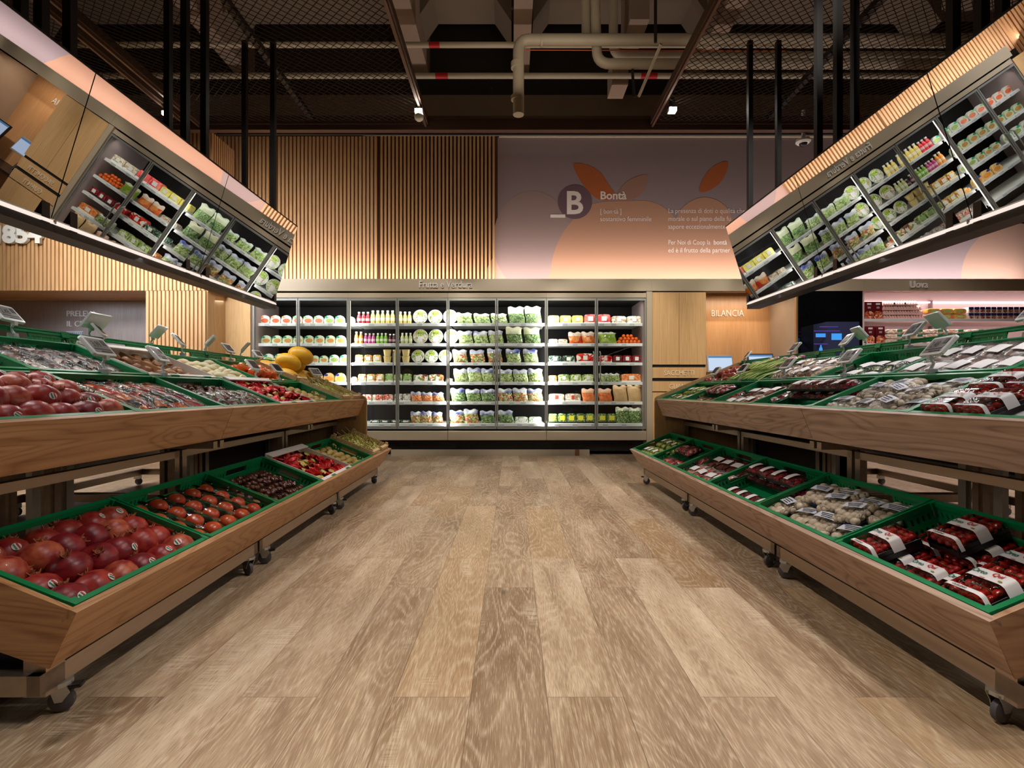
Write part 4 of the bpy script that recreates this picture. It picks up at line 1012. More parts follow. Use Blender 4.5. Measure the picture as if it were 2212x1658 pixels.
for side in (1, -1):
    fl = side == -1
    for k in range(3):
        ya, yb = k * 1.21, (k + 1) * 1.21
        st = thing('display_stand', 'wheeled oak fronted steel display module of the %s, %s' % (STAND[side], PARTZ[2 - k]), 'display stand', M=GM[side], group='display modules of the ' + STAND[side])
        def bd(mb, n, m, par=None, **kw): return mb.build(n, m, par or st, flip=fl, **kw)
        e = .0015
        # front boards leaning outwards
        ylo = ya - (.037 if k == 0 else -e)
        pr = [(-.037, .335), (-.012, .342), (.098, .17), (.078, .163)]
        mb = MB(); n = len(pr)
        y0t, y0b = (ylo, ya + .015) if k == 0 else (ya + e, ya + e)
        vs = [(x, (y0t if i < 2 else y0b), z) for i, (x, z) in enumerate(pr)] + [(x, yb - e, z) for x, z in pr]
        mb.add(vs, [(0, 1, 2, 3), (7, 6, 5, 4)] + [(i, i + 4, (i + 1) % 4 + 4, (i + 1) % 4) for i in range(4)]); bd(mb, 'lower_front_board', WOOD_Y if fl else WOOD_YR)
        pr = [(.225, .822), (.25, .829), (.31, .672), (.288, .664)]
        vs = [(x, (y0t if i < 2 else y0b), z) for i, (x, z) in enumerate(pr)] + [(x, yb - e, z) for x, z in pr]
        mb = MB(); mb.add(vs, [(0, 1, 2, 3), (7, 6, 5, 4)] + [(i, i + 4, (i + 1) % 4 + 4, (i + 1) % 4) for i in range(4)]); bd(mb, 'upper_front_board', WOOD_Y if fl else WOOD_YR)
        # sloping decks
        mb = MB()
        for tn, L_ in (('low', .42), ('mid', .84)):
            x0, z0 = TIER[tn]
            q = [(x0 + .02 + ST * .14, z0 - .135 * CT + .01), (x0 + L_ * CT + ST * .14, z0 + L_ * ST - .135 * CT), (x0 + L_ * CT + ST * .14, z0 + L_ * ST - .135 * CT - .015), (x0 + .02 + ST * .14, z0 - .135 * CT - .006)]
            mb.prism([(x, z) for x, z in q], 0, yb - ya - .01, M=T(0, yb - .005, 0) @ RX(pi / 2))
        bd(mb, 'sloping_deck', DARKB)
        # steel frame
        mb = MB()
        mb.box((.10, ya + .01, .09), (.135, yb - .01, .145)).box((.49, ya + .01, .572), (.525, yb - .01, .607))
        mb.box((.10, ya + .01, .09), (1.2, ya + .045, .145)).box((.10, yb - .045, .09), (1.2, yb - .01, .145))
        for y in (ya + .012, yb - .047):
            mb.box((.49, y, .09), (.525, y + .035, .607)).box((.30, y, .62), (1.15, y + .035, .655))
            mb.box((1.13, y - .0, .09), (1.165, y + .035, 1.0))
        bd(mb, 'steel_frame', STEEL)
        for y in (ya + .07, yb - .12):
            bd(MB().box((1.12, y, .2), (1.15, y + .045, .62)), 'slotted_bracket', STEEL_B)
            bd(MB().box((1.119, y + .018, .56), (1.1201, y + .028, .575)), 'bolt', BLACK)
        if k > 1: bd(MB().box((1.17, ya + .01, .1), (1.18, yb - .01, .9)), 'back_panel', DARKB)
        if k == 0:
            # end board across the open end of the lower tray, and the corner post
            a = (-.037, .335); s_ = .46
            q = [(-.037, .335), (.40, .335 + .437 * .41), (.44, .163 + .32 * .41), (.078, .163)]
            vs = [(q[0][0], -.037, q[0][1]), (q[1][0], -.037, q[1][1]), (q[2][0], .012, q[2][1]), (q[3][0], .012, q[3][1])]
            vs += [(q[0][0] + .02, -.012, q[0][1]), (q[1][0], -.012, q[1][1]), (q[2][0], .034, q[2][1]), (q[3][0] + .02, .034, q[3][1])]
            mb = MB().add(vs, [(0, 3, 2, 1), (4, 5, 6, 7), (0, 1, 5, 4), (1, 2, 6, 5), (2, 3, 7, 6), (3, 0, 4, 7)])
            bd(mb, 'end_board', WOOD_X if fl else WOOD_XR)
            bd(MB().box((.10, .028, .078), (.16, .088, .2)).box((.16, .04, .08), (1.1, .07, .12)).box((1.04, .04, .08), (1.1, .1, .7)), 'corner_post', STEEL)
            bd(MB().box((.17, .075, .12), (1.0, .085, .30)), 'end_cover', NAVY)
            pr = [(.225, .822), (.25 + 1.0, .822 + .41), (1.25, .7), (.288, .664)]
            mb = MB().prism(pr, 0, .02, M=T(0, -.012, 0) @ RX(pi / 2)); bd(mb, 'upper_end_board', WOOD_X)
        if k == 2:
            pr = [(.212, .165), (.212, .80), (.218, .835), (.235, .852), (1.03, 1.185), (1.08, 1.19), (1.27, 1.19), (1.27, .1), (.26, .1)]
            bd(MB().prism(pr, 0, .024, M=T(0, yb + .03, 0) @ RX(pi / 2)), 'side_panel', WOOD_Z, bevel=.003)
            pr = [(-.02, .335), (.212, .40), (.212, .2), (.09, .163)]
            bd(MB().prism(pr, 0, .02, M=T(0, yb + .02, 0) @ RX(pi / 2)), 'far_end_board', WOOD_X)
        # casters
        for (cx_, cy_, ang) in ((.115, ya + .09, .25), (.115, yb - .07, 2.6), (1.12, ya + .09, .2), (1.12, yb - .07, .3)):
            ca = MB().lathe([(0, .07), (.03, .07), (.03, .082), (0, .082)], 12)
            ca.prism([(-.03, .076), (.02, .076), (.03, .05), (.012, .026), (-.006, .026), (-.014, .05)], -.017, -.014, M=RZ(ang) @ RX(pi / 2))
            ca.prism([(-.03, .076), (.02, .076), (.03, .05), (.012, .026), (-.006, .026), (-.014, .05)], .014, .017, M=RZ(ang) @ RX(pi / 2))
            cM = T(side * cx_, cy_, .008)
            c_ = ca.build('caster', STEEL_B, st, M=cM)
            MB().lathe([(.0, -.011), (.024, -.011), (.0315, -.007), (.033, 0), (.0315, .007), (.024, .011), (0, .011)], 18, M=RZ(ang) @ T(.004, 0, .026) @ RX(pi / 2)).build('wheel', RUBBER, c_, smooth=True)
            MB().box((.015, -.014, .058), (.055, .014, .07), M=RZ(ang)).build('brake_pedal', BLACK, c_, bevel=.004)
    # rear halves of the double sided stand: a plain module seen through the frames
    for k in range(3):
        ya, yb = k * 1.21, (k + 1) * 1.21
        st = thing('display_stand', 'rear-facing display module backing onto the %s, %s' % (STAND[side], PARTZ[2 - k]), 'display stand', M=GM[side], group='rear modules of the ' + STAND[side])
        mb = MB().box((1.32, ya + .01, .09), (2.4, ya + .045, .145)).box((1.32, yb - .045, .09), (2.4, yb - .01, .145)).box((2.37, ya + .01, .09), (2.405, yb - .01, .145))
        for y in (ya + .012, yb - .047): mb.box((1.35, y, .09), (1.385, y + .035, 1.0)).box((1.36, y, .62), (2.2, y + .035, .655))
        mb.build('steel_frame', STEEL, st, flip=fl)
        mb = MB()
        q = [(1.285, 1.02), (2.15, .66), (2.15, .64), (1.285, 1.0)]
        mb.prism(q, 0, yb - ya - .01, M=T(0, yb - .005, 0) @ RX(pi / 2))
        q = [(2.0, .39), (2.42, .21), (2.42, .19), (2.0, .37)]
        mb.prism(q, 0, yb - ya - .01, M=T(0, yb - .005, 0) @ RX(pi / 2)); mb.build('sloping_deck', NAVY, st, flip=fl)
        if k > 1: MB().box((1.33, ya + .01, .1), (1.34, yb - .01, .9)).build('back_panel', DARKB, st, flip=fl)
        for (cx_, cy_) in ((1.36, ya + .09), (1.36, yb - .09), (2.38, ya + .09), (2.38, yb - .09)):
            c_ = MB().box((-.03, -.02, .05), (.02, .02, .082)).build('caster', STEEL_B, st, M=T(side * cx_, cy_, .008))
            MB().lathe([(.0, -.011), (.031, -.009), (.033, 0), (.031, .009), (0, .011)], 14, M=T(.004, 0, .026) @ RX(pi / 2)).build('wheel', RUBBER, c_, smooth=True)

# ------------------------------------------------------------------ green folding crates
CW, CLn, CH = .395, .60, .12
def crate_proto():
    o = thing('green_crate', 'x', 'crate', HOME)
    mb = MB(); t_ = .004
    mb.box((.01, .01, -CH), (CW - .01, CLn - .01, -CH + t_))
    def wall(L_, M):
        # local x along the wall, z up, y thickness
        mb.box((0, 0, -CH), (L_, t_, -.098), 0, M); mb.box((0, 0, -.078), (L_, t_, -.058), 0, M)
        mb.box((0, -.002, -.035), (L_ * .32, t_, -.02), 0, M); mb.box((L_ * .68, -.002, -.035), (L_, t_, -.02), 0, M)
        mb.box((0, -.006, -.02), (L_, t_ + .004, 0), 0, M)                       # rim
        mb.box((0, -.009, -.006), (L_, -.006, 0), 0, M)
        n = int(L_ / .022)
        for i in range(n + 1):
            x = i * L_ / n
            mb.box((max(0, x - .006), 0, -.098), (min(L_, x + .006), t_, -.078), 0, M)
            if not (.30 * L_ < x < .70 * L_): mb.box((max(0, x - .007), 0, -.058), (min(L_, x + .007), t_, -.035), 0, M)
        mb.box((L_ * .30, -.003, -.062), (L_ * .70, t_ + .002, -.056), 0, M)
        mb.box((L_ * .295, -.003, -.06), (L_ * .315, t_ + .002, -.018), 0, M); mb.box((L_ * .685, -.003, -.06), (L_ * .705, t_ + .002, -.018), 0, M)
    wall(CLn, T(CW - .002, 0, 0) @ RZ(pi / 2)); wall(CLn, T(.002, CLn, 0) @ RZ(-pi / 2))
    wall(CW, T(0, .002, 0)); wall(CW, T(CW, CLn - .002, 0) @ RZ(pi))
    def inset(p):
        x, y, z = p; e = 1 - .075 * min(1, max(0, -z - .02) / .1)
        return (CW / 2 + (x - CW / 2) * e, CLn / 2 + (y - CLn / 2) * (1 - (1 - e) * .66), z)
    mb.v = [inset(p) for p in mb.v]
    for x in (.006, CW - .006):
        for y in (.006, CLn - .006): mb.box((x - .014, y - .014, -.03), (x + .014, y + .014, .0015))
    mb.build('crate_body', GREEN, o)
    return o
CR = crate_proto()
SN = {'low': 'lower', 'mid': 'upper'}
TN = {'low': 'lower tier', 'mid': 'front upper row', 'top': 'back upper row'}
def crate(side, tier, k, what):
    y0 = k * CL + .003 + (0 if side == 1 else CLn)
    put(CR, FT(side, tier, 0, y0, 0), 'green plastic crate of %s, %s of the %s' % (what, TN[tier], STAND[side]), 'green crates of the ' + STAND[side])
def liner(side, tier, k, w_, colr=None):
    """tray insert that carries the goods"""
    return None
def CI(side, tier, k, u, v, w_, rot=None):
    """matrix of an item at u (up the slope), v (along the crate, from its open end), w (height over the rim plane)"""
    return FT(side, tier, u, k * CL + v, w_, rot)
FLOORW = -CH + .005
def lab(look, r, c, where): return '%s, %s row up, %s from open end, %s' % (look, nth(r), nth(c), where)

# ---- fruit prototypes
def home(name, cat, look='x'): return thing(name, look, cat, HOME)
POM = []
for i, (c1, c2) in enumerate((((132, 16, 26), (176, 62, 48)), ((146, 32, 34), (190, 100, 66)), ((100, 8, 22), (140, 30, 36)))):
    for st_ in (0, 1):
        o = home('pomegranate', 'pomegranate')
        mb = MB().lathe([(0, -.050), (.018, -.048), (.036, -.037), (.048, -.018), (.0525, 0), (.050, .018), (.041, .034), (.026, .044), (.014, .048), (.011, .05), (0, .05)], 24, lump=.018)
        mb.build('fruit', mat('pomegranate skin %d' % i, c1, .38, col2=c2, scale=34, coat=.12, bump=.22), o, smooth=True)
        mb = MB()
        for k in range(6): q = k * pi / 3; mb.prism([(-.005, 0), (.005, 0), (0, .016)], -.0012, .0012, M=RZ(q) @ T(0, .009, .046) @ RX(-.5) @ RX(pi / 2) @ T(0, 0, 0))
        mb.lathe([(0, .047), (.011, .047), (.010, .055), (.006, .05), (0, .05)], 10); mb.build('crown', mat('dry crown', (150, 84, 50), .7), o)
        if st_:
            M_ = RY(R(-82)) @ RZ(.6)
            s = MB().lathe([(.0, .0540), (.0115, .0528), (.0115, .0518)], 18, M=M_).build('sticker', LABELW, o, smooth=True)
            MB().add([(-.0085, -.006, .0545), (.0085, -.006, .0545), (.0095, -.0025, .0550), (-.0095, -.0025, .0550)], [(0, 1, 2, 3)], M=M_).build('red_band', PR, s)
            MB().add([(-.0085, .006, .0545), (.0085, .006, .0545), (.0095, .0025, .0550), (-.0095, .0025, .0550)], [(3, 2, 1, 0)], M=M_).build('green_band', PG, s)
        POM.append(o)
def poms(side, tier, k, where, base, nu=4, nv=6):
    c = 0
    MB().box((.02, .02, -CH + .006), (CW - .02, CLn - .02, base - .045)).build('fruit_liner', BLACK, None)
    o = bpy.data.objects[[x.name for x in bpy.data.objects if x.name.startswith('fruit_liner')][-1]]
    o.matrix_basis = FT(side, tier, 0, k * CL + (0 if side == 1 else CL), 0)
    tag(o, 'black liner under the fruit in ' + where, 'liner')
    for j in range(nv):
        for i in range(nu):
            u = .057 + i * .0925 + ru(-.006, .006); v = .058 + j * .0955 + (i % 2) * .012 + ru(-.006, .006)
            h = base + .004 + ru(-.004, .012) + (.02 if 0 < i < nu - 1 and 0 < j < nv - 1 else 0)
            p = POM[int(rnd() * 6)]
            d = RZ(ru(-1, 1)) @ RX(ru(-1.3, 1.3)) @ RY(ru(-.5, .9)) 
            if rnd() < .7: d = RZ(ru(-.6, .6) + (pi if rnd() < .0 else 0)) @ RY(ru(.4, 1.1)) @ RX(ru(-.4, .4))
            s_ = ru(.98, 1.1)
            put(p, CI(side, tier, k, u, v, h, d @ S(s_)), lab('red pomegranate' + (' with round sticker' if POM.index(p) % 2 else ''), i, j, where), 'pomegranates in ' + where)
crate(-1, 'low', 0, 'pomegranates'); poms(-1, 'low', 0, 'lower pomegranate crate', -.062)
crate(-1, 'mid', 0, 'pomegranates'); poms(-1, 'mid', 0, 'upper pomegranate crate', -.045)

# chestnuts
o = home('chestnut', 'chestnut')
MB().lathe([(0, -.010), (.009, -.0098), (.015, -.006), (.0165, 0), (.014, .007), (.008, .012), (.003, .015), (0, .0165)], 12).build('shell', mat('chestnut shell', (92, 44, 26), .22, var=.35, scale=40, coat=.5, objrand=.25), o, smooth=True)
MB().lathe([(0, -.0106), (.0085, -.0102), (.010, -.0094)], 10).build('pale_base', mat('chestnut base', (170, 130, 90), .7), o, smooth=True)
CN = o
def chest(side, tier, k, where, base, n1=13, n2=18):
    MB().box((.012, .012, -CH + .006), (CW - .012, CLn - .012, base)).build('nut_bed', mat('nut bed', (50, 24, 16), .5), None)
    q = bpy.data.objects[[x.name for x in bpy.data.objects if x.name.startswith('nut_bed')][-1]]
    q.matrix_basis = FT(side, tier, 0, k * CL + (0 if side == 1 else CL), 0); tag(q, 'deep layer of chestnuts filling ' + where, 'chestnuts', kind='stuff')
    for i in range(n1):
        for j in range(n2 // 1):
            if (i * 7 + j * 3) % 3 == 0 and n1 > 12: continue
            u = .03 + (i + ru(-.3, .3)) * (CW - .06) / (n1 - 1); v = .03 + (j + ru(-.3, .3)) * (CLn - .06) / (n2 - 1)
            u = min(max(u, .028), CW - .03); v = min(max(v, .028), CLn - .03)
            m_ = .03 * sin(pi * u / CW) * sin(pi * v / CLn)
            put(CN, CI(side, tier, k, u, v, base + .008 + m_ * ru(.3, 1), Matrix.Rotation(ru(0, 6), 4, 'Z') @ RX(ru(-1.6, 1.6)) @ S(ru(.9, 1.2))),
                'glossy brown chestnut loose among the others in ' + where, 'chestnuts in ' + where)
crate(-1, 'low', 2, 'chestnuts'); chest(-1, 'low', 2, 'the lower chestnut crate', -.085)
crate(-1, 'mid', 2, 'chestnuts and wrapped spears'); chest(-1, 'mid', 2, 'the upper chestnut crate', -.06, 9, 12)

# clear clamshells of persimmons
def clam(fr_col, fr2, key):
    o = home('fruit_clamshell', 'clamshell')
    L_, Wd, h = .34, .108, .075
    def cs(u, v):
        x = u * L_; e = (sin(pi * min(1, max(0, u))) ** .18 if 0 < u < 1 else 0)
        q = pi * v; rr = 1 + .03 * cos(u * 2 * pi * 4)
        return (x, -cos(q) * Wd / 2, max(0, sin(q)) ** .6 * h * e * rr)
    MB().grid(cs, 26, 10).build('clear_lid', CLEARB, o, smooth=True)
    MB().box((0, -Wd / 2, -.002), (L_, Wd / 2, 0)).build('flange', CLEARB, o)
    fm = mat('fruit ' + key, fr_col, .3, col2=fr2, scale=10, coat=.3)
    for i in range(4):
        MB().ball((0, 0, 0), (.037, .038, .030), 16, 9).build('fruit', fm, o, smooth=True, M=T(.045 + i * .083, 0, .032))
        MB().lathe([(0, .001), (.017, .001), (.018, 0)], 14, M=T(.045 + i * .083, 0, h * 1.01)).build('lid_recess', CLEARB, o, smooth=True)
    return o
CLP = clam((222, 96, 48), (204, 60, 36), 'persimmon')
crate(-1, 'low', 1, 'persimmon clamshells')
for j in range(5): put(CLP, CI(-1, 'low', 1, .03, .068 + j * .115, -.085, RZ(ru(-.03, .03))), 'clear clamshell with four orange persimmons, %s from the open end' % nth(j), 'persimmon clamshells in the lower crate')
# flat film packs on black or white trays
def flatpack(key, cat, look, L_, Wd, h, food, base, labs=(), fi=CLEAR):
    o = home('film_pack', cat)
    MB().box((-L_/2, -Wd/2, 0), (L_/2, Wd/2, h * .35)).build('tray', base, o, bevel=.004)
    o.name = key
    mb = MB()
    def g(u, v): return ((u - .5) * (L_ - .012), (v - .5) * (Wd - .012), h * .35 + h * .5 * (sin(pi * u) * sin(pi * v)) ** .35 * (1 + .12 * sin(u * 31 + v * 7) * cos(v * 23)) if 0 < u < 1 and 0 < v < 1 else h * .3)
    mb.grid(g, 14, 10).build('contents', food, o, smooth=True)
    def g2(u, v): return ((u - .5) * (L_ + .004), (v - .5) * (Wd + .004), h * .3 + h * .72 * (sin(pi * u) * sin(pi * v)) ** .2 if 0 < u < 1 and 0 < v < 1 else h * .3)
    MB().grid(g2, 16, 10).build('film', fi, o, smooth=True)
    for (a, b, c_, d, m_) in labs:
        def lz(x, y): return h * .3 + h * .72 * max(0, sin(pi * min(1, max(0, x / L_ + .5))) * sin(pi * min(1, max(0, y / Wd + .5)))) ** .2 + .0018
        MB().grid(lambda u, v: (a + (b - a) * u, c_ + (d - c_) * v, lz(a + (b - a) * u, c_ + (d - c_) * v)), 6, 8).build('label', m_, o, smooth=True)
    return o
SPEAR = speck('dark wrapped vegetables', [(60, 40, 36), (110, 70, 60), (150, 120, 100), (40, 30, 30), (196, 180, 164)], 30, .2, .9)
PERS = speck('red orange fruit', [(200, 70, 40), (150, 40, 36), (220, 120, 60), (60, 70, 50)], 14, .2, .9)
F1 = flatpack('eggplant_pack', 'pack', 'x', .34, .1, .04, SPEAR, mat('clear base', (120, 110, 104), .2, coat=.5))
F2 = flatpack('tomato_flow_pack', 'pack', 'x', .35, .105, .055, PERS, mat('clear base2', (60, 70, 60), .2, coat=.5))
crate(-1, 'mid', 1, 'film-wrapped tomatoes'); crate(-1, 'top', 1, 'film-wrapped vegetables'); crate(-1, 'top', 0, 'dark film packs')
for j in range(5): put(F2, CI(-1, 'mid', 1, CW / 2, .068 + j * .115, -.062, RZ(ru(-.05, .05)) @ RX(.1)), 'glossy film pack of red-orange tomatoes, %s from the open end' % nth(j), 'film packs in the tomato crate of the pomegranate stand')
for kk in (0, 1):
    for j in range(6): put(F1, CI(-1, 'top', kk, CW / 2, .06 + j * .096, -.055, RZ(ru(-.08, .08)) @ RX(ru(.1, .3))), 'shiny film pack of dark vegetables, %s along the %s back row crate' % (nth(j), nth(kk)), 'film packs in the back row of the pomegranate stand')
F3 = flatpack('asparagus_pack', 'pack', 'x', .2, .07, .04, speck('striped spears', [(60, 90, 40), (150, 60, 60), (200, 200, 180), (90, 40, 50)], 40, .2, .9), mat('clear base3', (90, 80, 76), .2, coat=.5))
for j in range(5): put(F3, CI(-1, 'mid', 2, .12, .1 + j * .1, -.032, RZ(ru(-.1, .1))), 'small film pack of striped spears over the chestnuts, %s from the open end' % nth(j), 'spear packs in the upper chestnut crate')

# pears in red foil, in white card boxes
o = home('foil_pear', 'pear')
PRF = [(0, -.036), (.02, -.035), (.034, -.024), (.038, -.006), (.033, .014), (.022, .032), (.014, .046), (.008, .054), (0, .057)]
MB().lathe(PRF, 18).build('pear', mat('pear skin', (206, 194, 98), .4, col2=(186, 160, 80), scale=16), o, smooth=True)
MB().tube([(0, 0, .055), (.003, 0, .07)], .002, 6).build('stalk', mat('stalk', (90, 60, 36), .7), o)
def foil(u, v):
    q = 2 * pi * u; r = .041 + .006 * sin(pi * v) + .006 * sin(7 * q + 5 * v) * (.3 + v) + .004 * sin(13 * q + 9 * v)
    return (r * cos(q), r * sin(q), -.038 + .068 * v + .014 * sin(3 * q) * v)
MB().grid(foil, 42, 6).build('foil_cup', mat('red foil', (196, 14, 22), .3, .3, var=.3, scale=30), o, smooth=True)
RFP = o
o = home('bare_pear', 'pear'); MB().lathe([(r * 1.0, z) for r, z in PRF], 18).build('pear', MC['pear skin'], o, smooth=True)
MB().tube([(0, 0, .055), (.003, 0, .07)], .002, 6).build('stalk', MC['stalk'], o); BP = o
o = home('yellow_pear', 'pear'); MB().lathe([(r * .85, z * 1.25) for r, z in PRF], 18).build('pear', mat('russet pear', (196, 172, 96), .5, col2=(160, 128, 66), scale=20), o, smooth=True)
MB().tube([(0, 0, .068), (.003, 0, .088)], .0018, 6).build('stalk', MC['stalk'], o); YP = o
def cardbox(side, tier, k, v0, v1, what):
    o = thing('card_tray', 'white card box of %s, %s of the %s' % (what, TN[tier], STAND[side]), 'card box', FT(side, tier, 0, k * CL + (v0 if side == 1 else v1), 0))
    L_ = v1 - v0; W_ = CW; WC = mat('white card', (226, 220, 212), .6); IC = mat('brown card', (176, 130, 90), .8)
    MB().box((.005, .005, -.11), (W_ - .005, L_ - .005, -.104)).box((.005, .005, -.11), (.012, L_ - .005, .0)).box((W_ - .012, .005, -.11), (W_ - .005, L_ - .005, .02))\
        .box((.005, .005, -.11), (W_ - .005, .012, .008)).box((.005, L_ - .012, -.11), (W_ - .005, L_ - .005, .008)).build('walls', WC, o)
    MB().box((-.012, .01, -.012), (.012, L_ - .01, .004)).box((W_ - .05, .01, .012), (W_ - .0, L_ - .01, .02)).build('folded_flap', WC, o)
    MB().box((.012, L_ / 2 - .003, -.1), (W_ - .012, L_ / 2 + .003, -.012)).build('divider', IC, o)
    mb = MB(); 
    for y in (.1 * L_, .6 * L_): mb.box((-.0125, y, -.008), (.002, y + .12 * L_, .0045))
    mb.build('printed_mark', PG, o)
    return o
for tier, base in (('low', -.055), ('mid', -.045)):
    cardbox(-1, tier, 3, .0, .6, 'foil-wrapped pears')
    for j in range(6):
        for i in range(4):
            p = BP if (i * 5 + j * 3) % 7 == 2 else RFP
            put(p, CI(-1, tier, 3, .055 + i * .09, .055 + j * .096, base + ru(-.004, .01), RZ(ru(0, 6)) @ RX(ru(.5, 1.6)) @ S(1.12)),
                lab('pear in red foil' if p is RFP else 'bare yellow pear', i, j, SN[tier] + ' card box'), 'pears in the white card box, ' + TN[tier])
    crate(-1, tier, 4, 'russet pears')
    for j in range(4):
        for i in range(6):
            put(YP, CI(-1, tier, 4, .05 + i * .058, .09 + j * .135, base - .02 + ru(-.005, .005) + (.01 if 0 < j < 3 else 0), RZ(ru(-.15, .15) + (pi / 2 if j % 2 == 0 else -pi / 2)) @ RY(pi / 2) @ S(ru(.92, 1.05))),
                lab('pale russet pear', i, j, SN[tier] + ' pear crate'), 'russet pears, ' + TN[tier])

# grapes in slatted wooden crates
SLW = wood('poplar crate wood', (176, 140, 96), (222, 192, 150), 'Y', 4, 60, .7, .2)
GR = mat('white grape', (206, 206, 104), .2, col2=(226, 220, 146), scale=14, coat=.4)
ST_ = mat('grape stem', (160, 150, 70), .7)
def grape():
    o = home('grape_bunch', 'grapes')
    mb = MB()
    for i in range(34):
        q = ru(0, 6.28); a = ru(-1, 1); r = (1 - a * a) ** .5 * .045 * (1 - .35 * (a + 1) / 2)
        rr = r * ru(.5, 1.0); mb.ball((a * .085, rr * cos(q), abs(rr * sin(q)) * .8 + .012), (.0125, .0105, .0105), 8, 6)
    mb.build('berries', GR, o, smooth=True)
    mb = MB().tube([(-.09, 0, .03), (-.03, .005, .045), (.05, -.004, .05), (.11, .01, .07)], .003, 6)
    for i in range(9): x = ru(-.08, .08); mb.tube([(x, 0, .03), (x + ru(-.03, .03), ru(-.04, .04), ru(.05, .08))], .0018, 5)
    mb.build('stem', ST_, o); return o
GP = grape()
def woodcrate(side, tier, k, v0, v1, what):
    o = thing('wooden_crate', 'pale slatted wooden crate of %s, %s of the %s' % (what, TN[tier], STAND[side]), 'crate', FT(side, tier, 0, k * CL + (v0 if side == 1 else v1), 0))
    L_ = v1 - v0
    mb = MB().box((.0, .0, -.12), (CW, L_, -.112))
    for z in (-.1, -.045): mb.box((0, 0, z), (.006, L_, z + .04)).box((CW - .006, 0, z), (CW, L_, z + .04))
    for z in (-.1, -.05, .0): mb.box((0, 0, z), (CW, .006, z + .035)).box((0, L_ - .006, z), (CW, L_, z + .035))
    mb.build('slats', SLW, o)
    mb = MB()
    for x in (.012, CW - .036):
        for y in (.006, L_ - .028): mb.box((x, y, -.11), (x + .024, y + .022, .05))
    mb.build('corner_posts', SLW, o)
    MB().box((.0, .02, .004), (.03, L_ * .42, .03)).box((.0, L_ * .58, .004), (.03, L_ - .02, .03)).build('end_block', SLW, o)
    return o
for tier in ('low', 'mid'):
    woodcrate(-1, tier, 5, .0, .59, 'white grapes')
    for j in range(5):
        for i in range(2):
            put(GP, CI(-1, tier, 5, .11 + i * .17, .07 + j * .112, -.055 + (.02 if 0 < j < 4 else 0), RZ(ru(-.9, .9)) @ S(ru(1.15, 1.35))), lab('bunch of white grapes', i, j, SN[tier] + ' wooden crate'), 'grape bunches, ' + TN[tier])
    

# back upper row of the pomegranate stand: card box of mushrooms, endives, tomatoes, melons
cardbox(-1, 'top', 2, 0, .6, 'porcini mushrooms')
o = home('porcini_mushroom', 'mushroom')
MB().lathe([(0, .02), (.02, .018), (.03, .006), (.032, -.002), (.02, -.004), (0, -.003)], 14).build('cap', mat('brown cap', (166, 116, 76), .5, var=.2, scale=20), o, smooth=True)
MB().lathe([(0, -.045), (.012, -.043), (.014, -.02), (.01, -.003), (0, -.002)], 10).build('stalk', mat('mushroom stalk', (214, 190, 156), .6), o, smooth=True); PO = o
for j in range(7):
    for i in range(5): put(PO, CI(-1, 'top', 2, .05 + i * .074, .05 + j * .083, -.045 + ru(-.01, .015), RZ(ru(0, 6)) @ RX(ru(-1, 1))), lab('brown porcini mushroom', i, j, 'white card box'), 'porcini in the card box')
crate(-1, 'top', 3, 'endives'); crate(-1, 'top', 4, 'orange tomatoes'); woodcrate(-1, 'top', 5, 0, .59, 'yellow melons')
o = home('endive', 'endive')
MB().lathe([(0, -.07), (.012, -.068), (.022, -.045), (.026, -.01), (.021, .03), (.010, .06), (0, .078)], 14, lump=.07).build('head', mat('endive leaves', (232, 226, 190), .4, col2=(214, 196, 150), scale=12, stretch=(1, 1, .3)), o, smooth=True)
MB().lathe([(.013, .035), (.014, .055), (.005, .08), (0, .082)], 8).build('tip', mat('endive tip', (206, 206, 110), .5), o, smooth=True); EN = o
for j in range(4):
    for i in range(7): put(EN, CI(-1, 'top', 3, .04 + i * .052, .08 + j * .145, -.035 + ru(-.005, .012), RZ(ru(-.3, .3)) @ RX(pi / 2)), lab('cream endive head', i, j, 'green crate, back row'), 'endives in the back row')
o = home('orange_tomato', 'tomato')
MB().lathe([(0, -.032), (.02, -.032), (.04, -.022), (.047, -.004), (.043, .018), (.028, .03), (.008, .029), (0, .026)], 30, lump=.04).build('fruit', mat('orange tomato skin', (226, 84, 34), .25, col2=(236, 124, 50), scale=8, coat=.5), o, smooth=True)
mb = MB()
for k in range(5): mb.prism([(-.004, 0), (.004, 0), (0, .022)], 0, .0012, M=RZ(k * 1.2566) @ T(0, 0, .0295) @ RX(.1))
mb.build('calyx', mat('tomato leaf', (60, 100, 40), .6), o); OT = o
for j in range(6):
    for i in range(4): put(OT, CI(-1, 'top', 4, .055 + i * .092, .06 + j * .096, -.05 + (.05 if i in (1, 2) and j in (1, 2, 3, 4) else 0.005) , RZ(ru(0, 6)) @ RX(ru(-.4, .4))), lab('big orange tomato', i, j, 'green crate, back row'), 'orange tomatoes in the back row')
o = home('yellow_melon', 'melon')
MB().ball((0, 0, 0), (.115, .083, .083), 22, 14).build('rind', mat('melon rind', (232, 182, 38), .4, col2=(220, 160, 30), scale=10, bump=.08), o, smooth=True)
MB().tube([(.113, 0, 0), (.125, 0, .003)], .005, 6).build('stem_end', MC['stalk'], o); ML = o
k_ = 0
for (u, v, w_, rz) in ((.12, .10, -.02, .2), (.12, .29, -.02, -.1), (.12, .48, -.02, .1), (.31, .10, -.02, .3), (.31, .29, -.02, 0), (.31, .48, -.02, -.2), (.2, .2, .1, .5), (.22, .37, .1, -.2), (.16, .3, .19, .3)):
    put(ML, CI(-1, 'top', 5, u, v, w_, RZ(rz)), 'yellow melon, %s of the heap from the bottom up, by the fridge' % nth(k_), 'yellow melons heaped at the fridge end'); k_ += 1

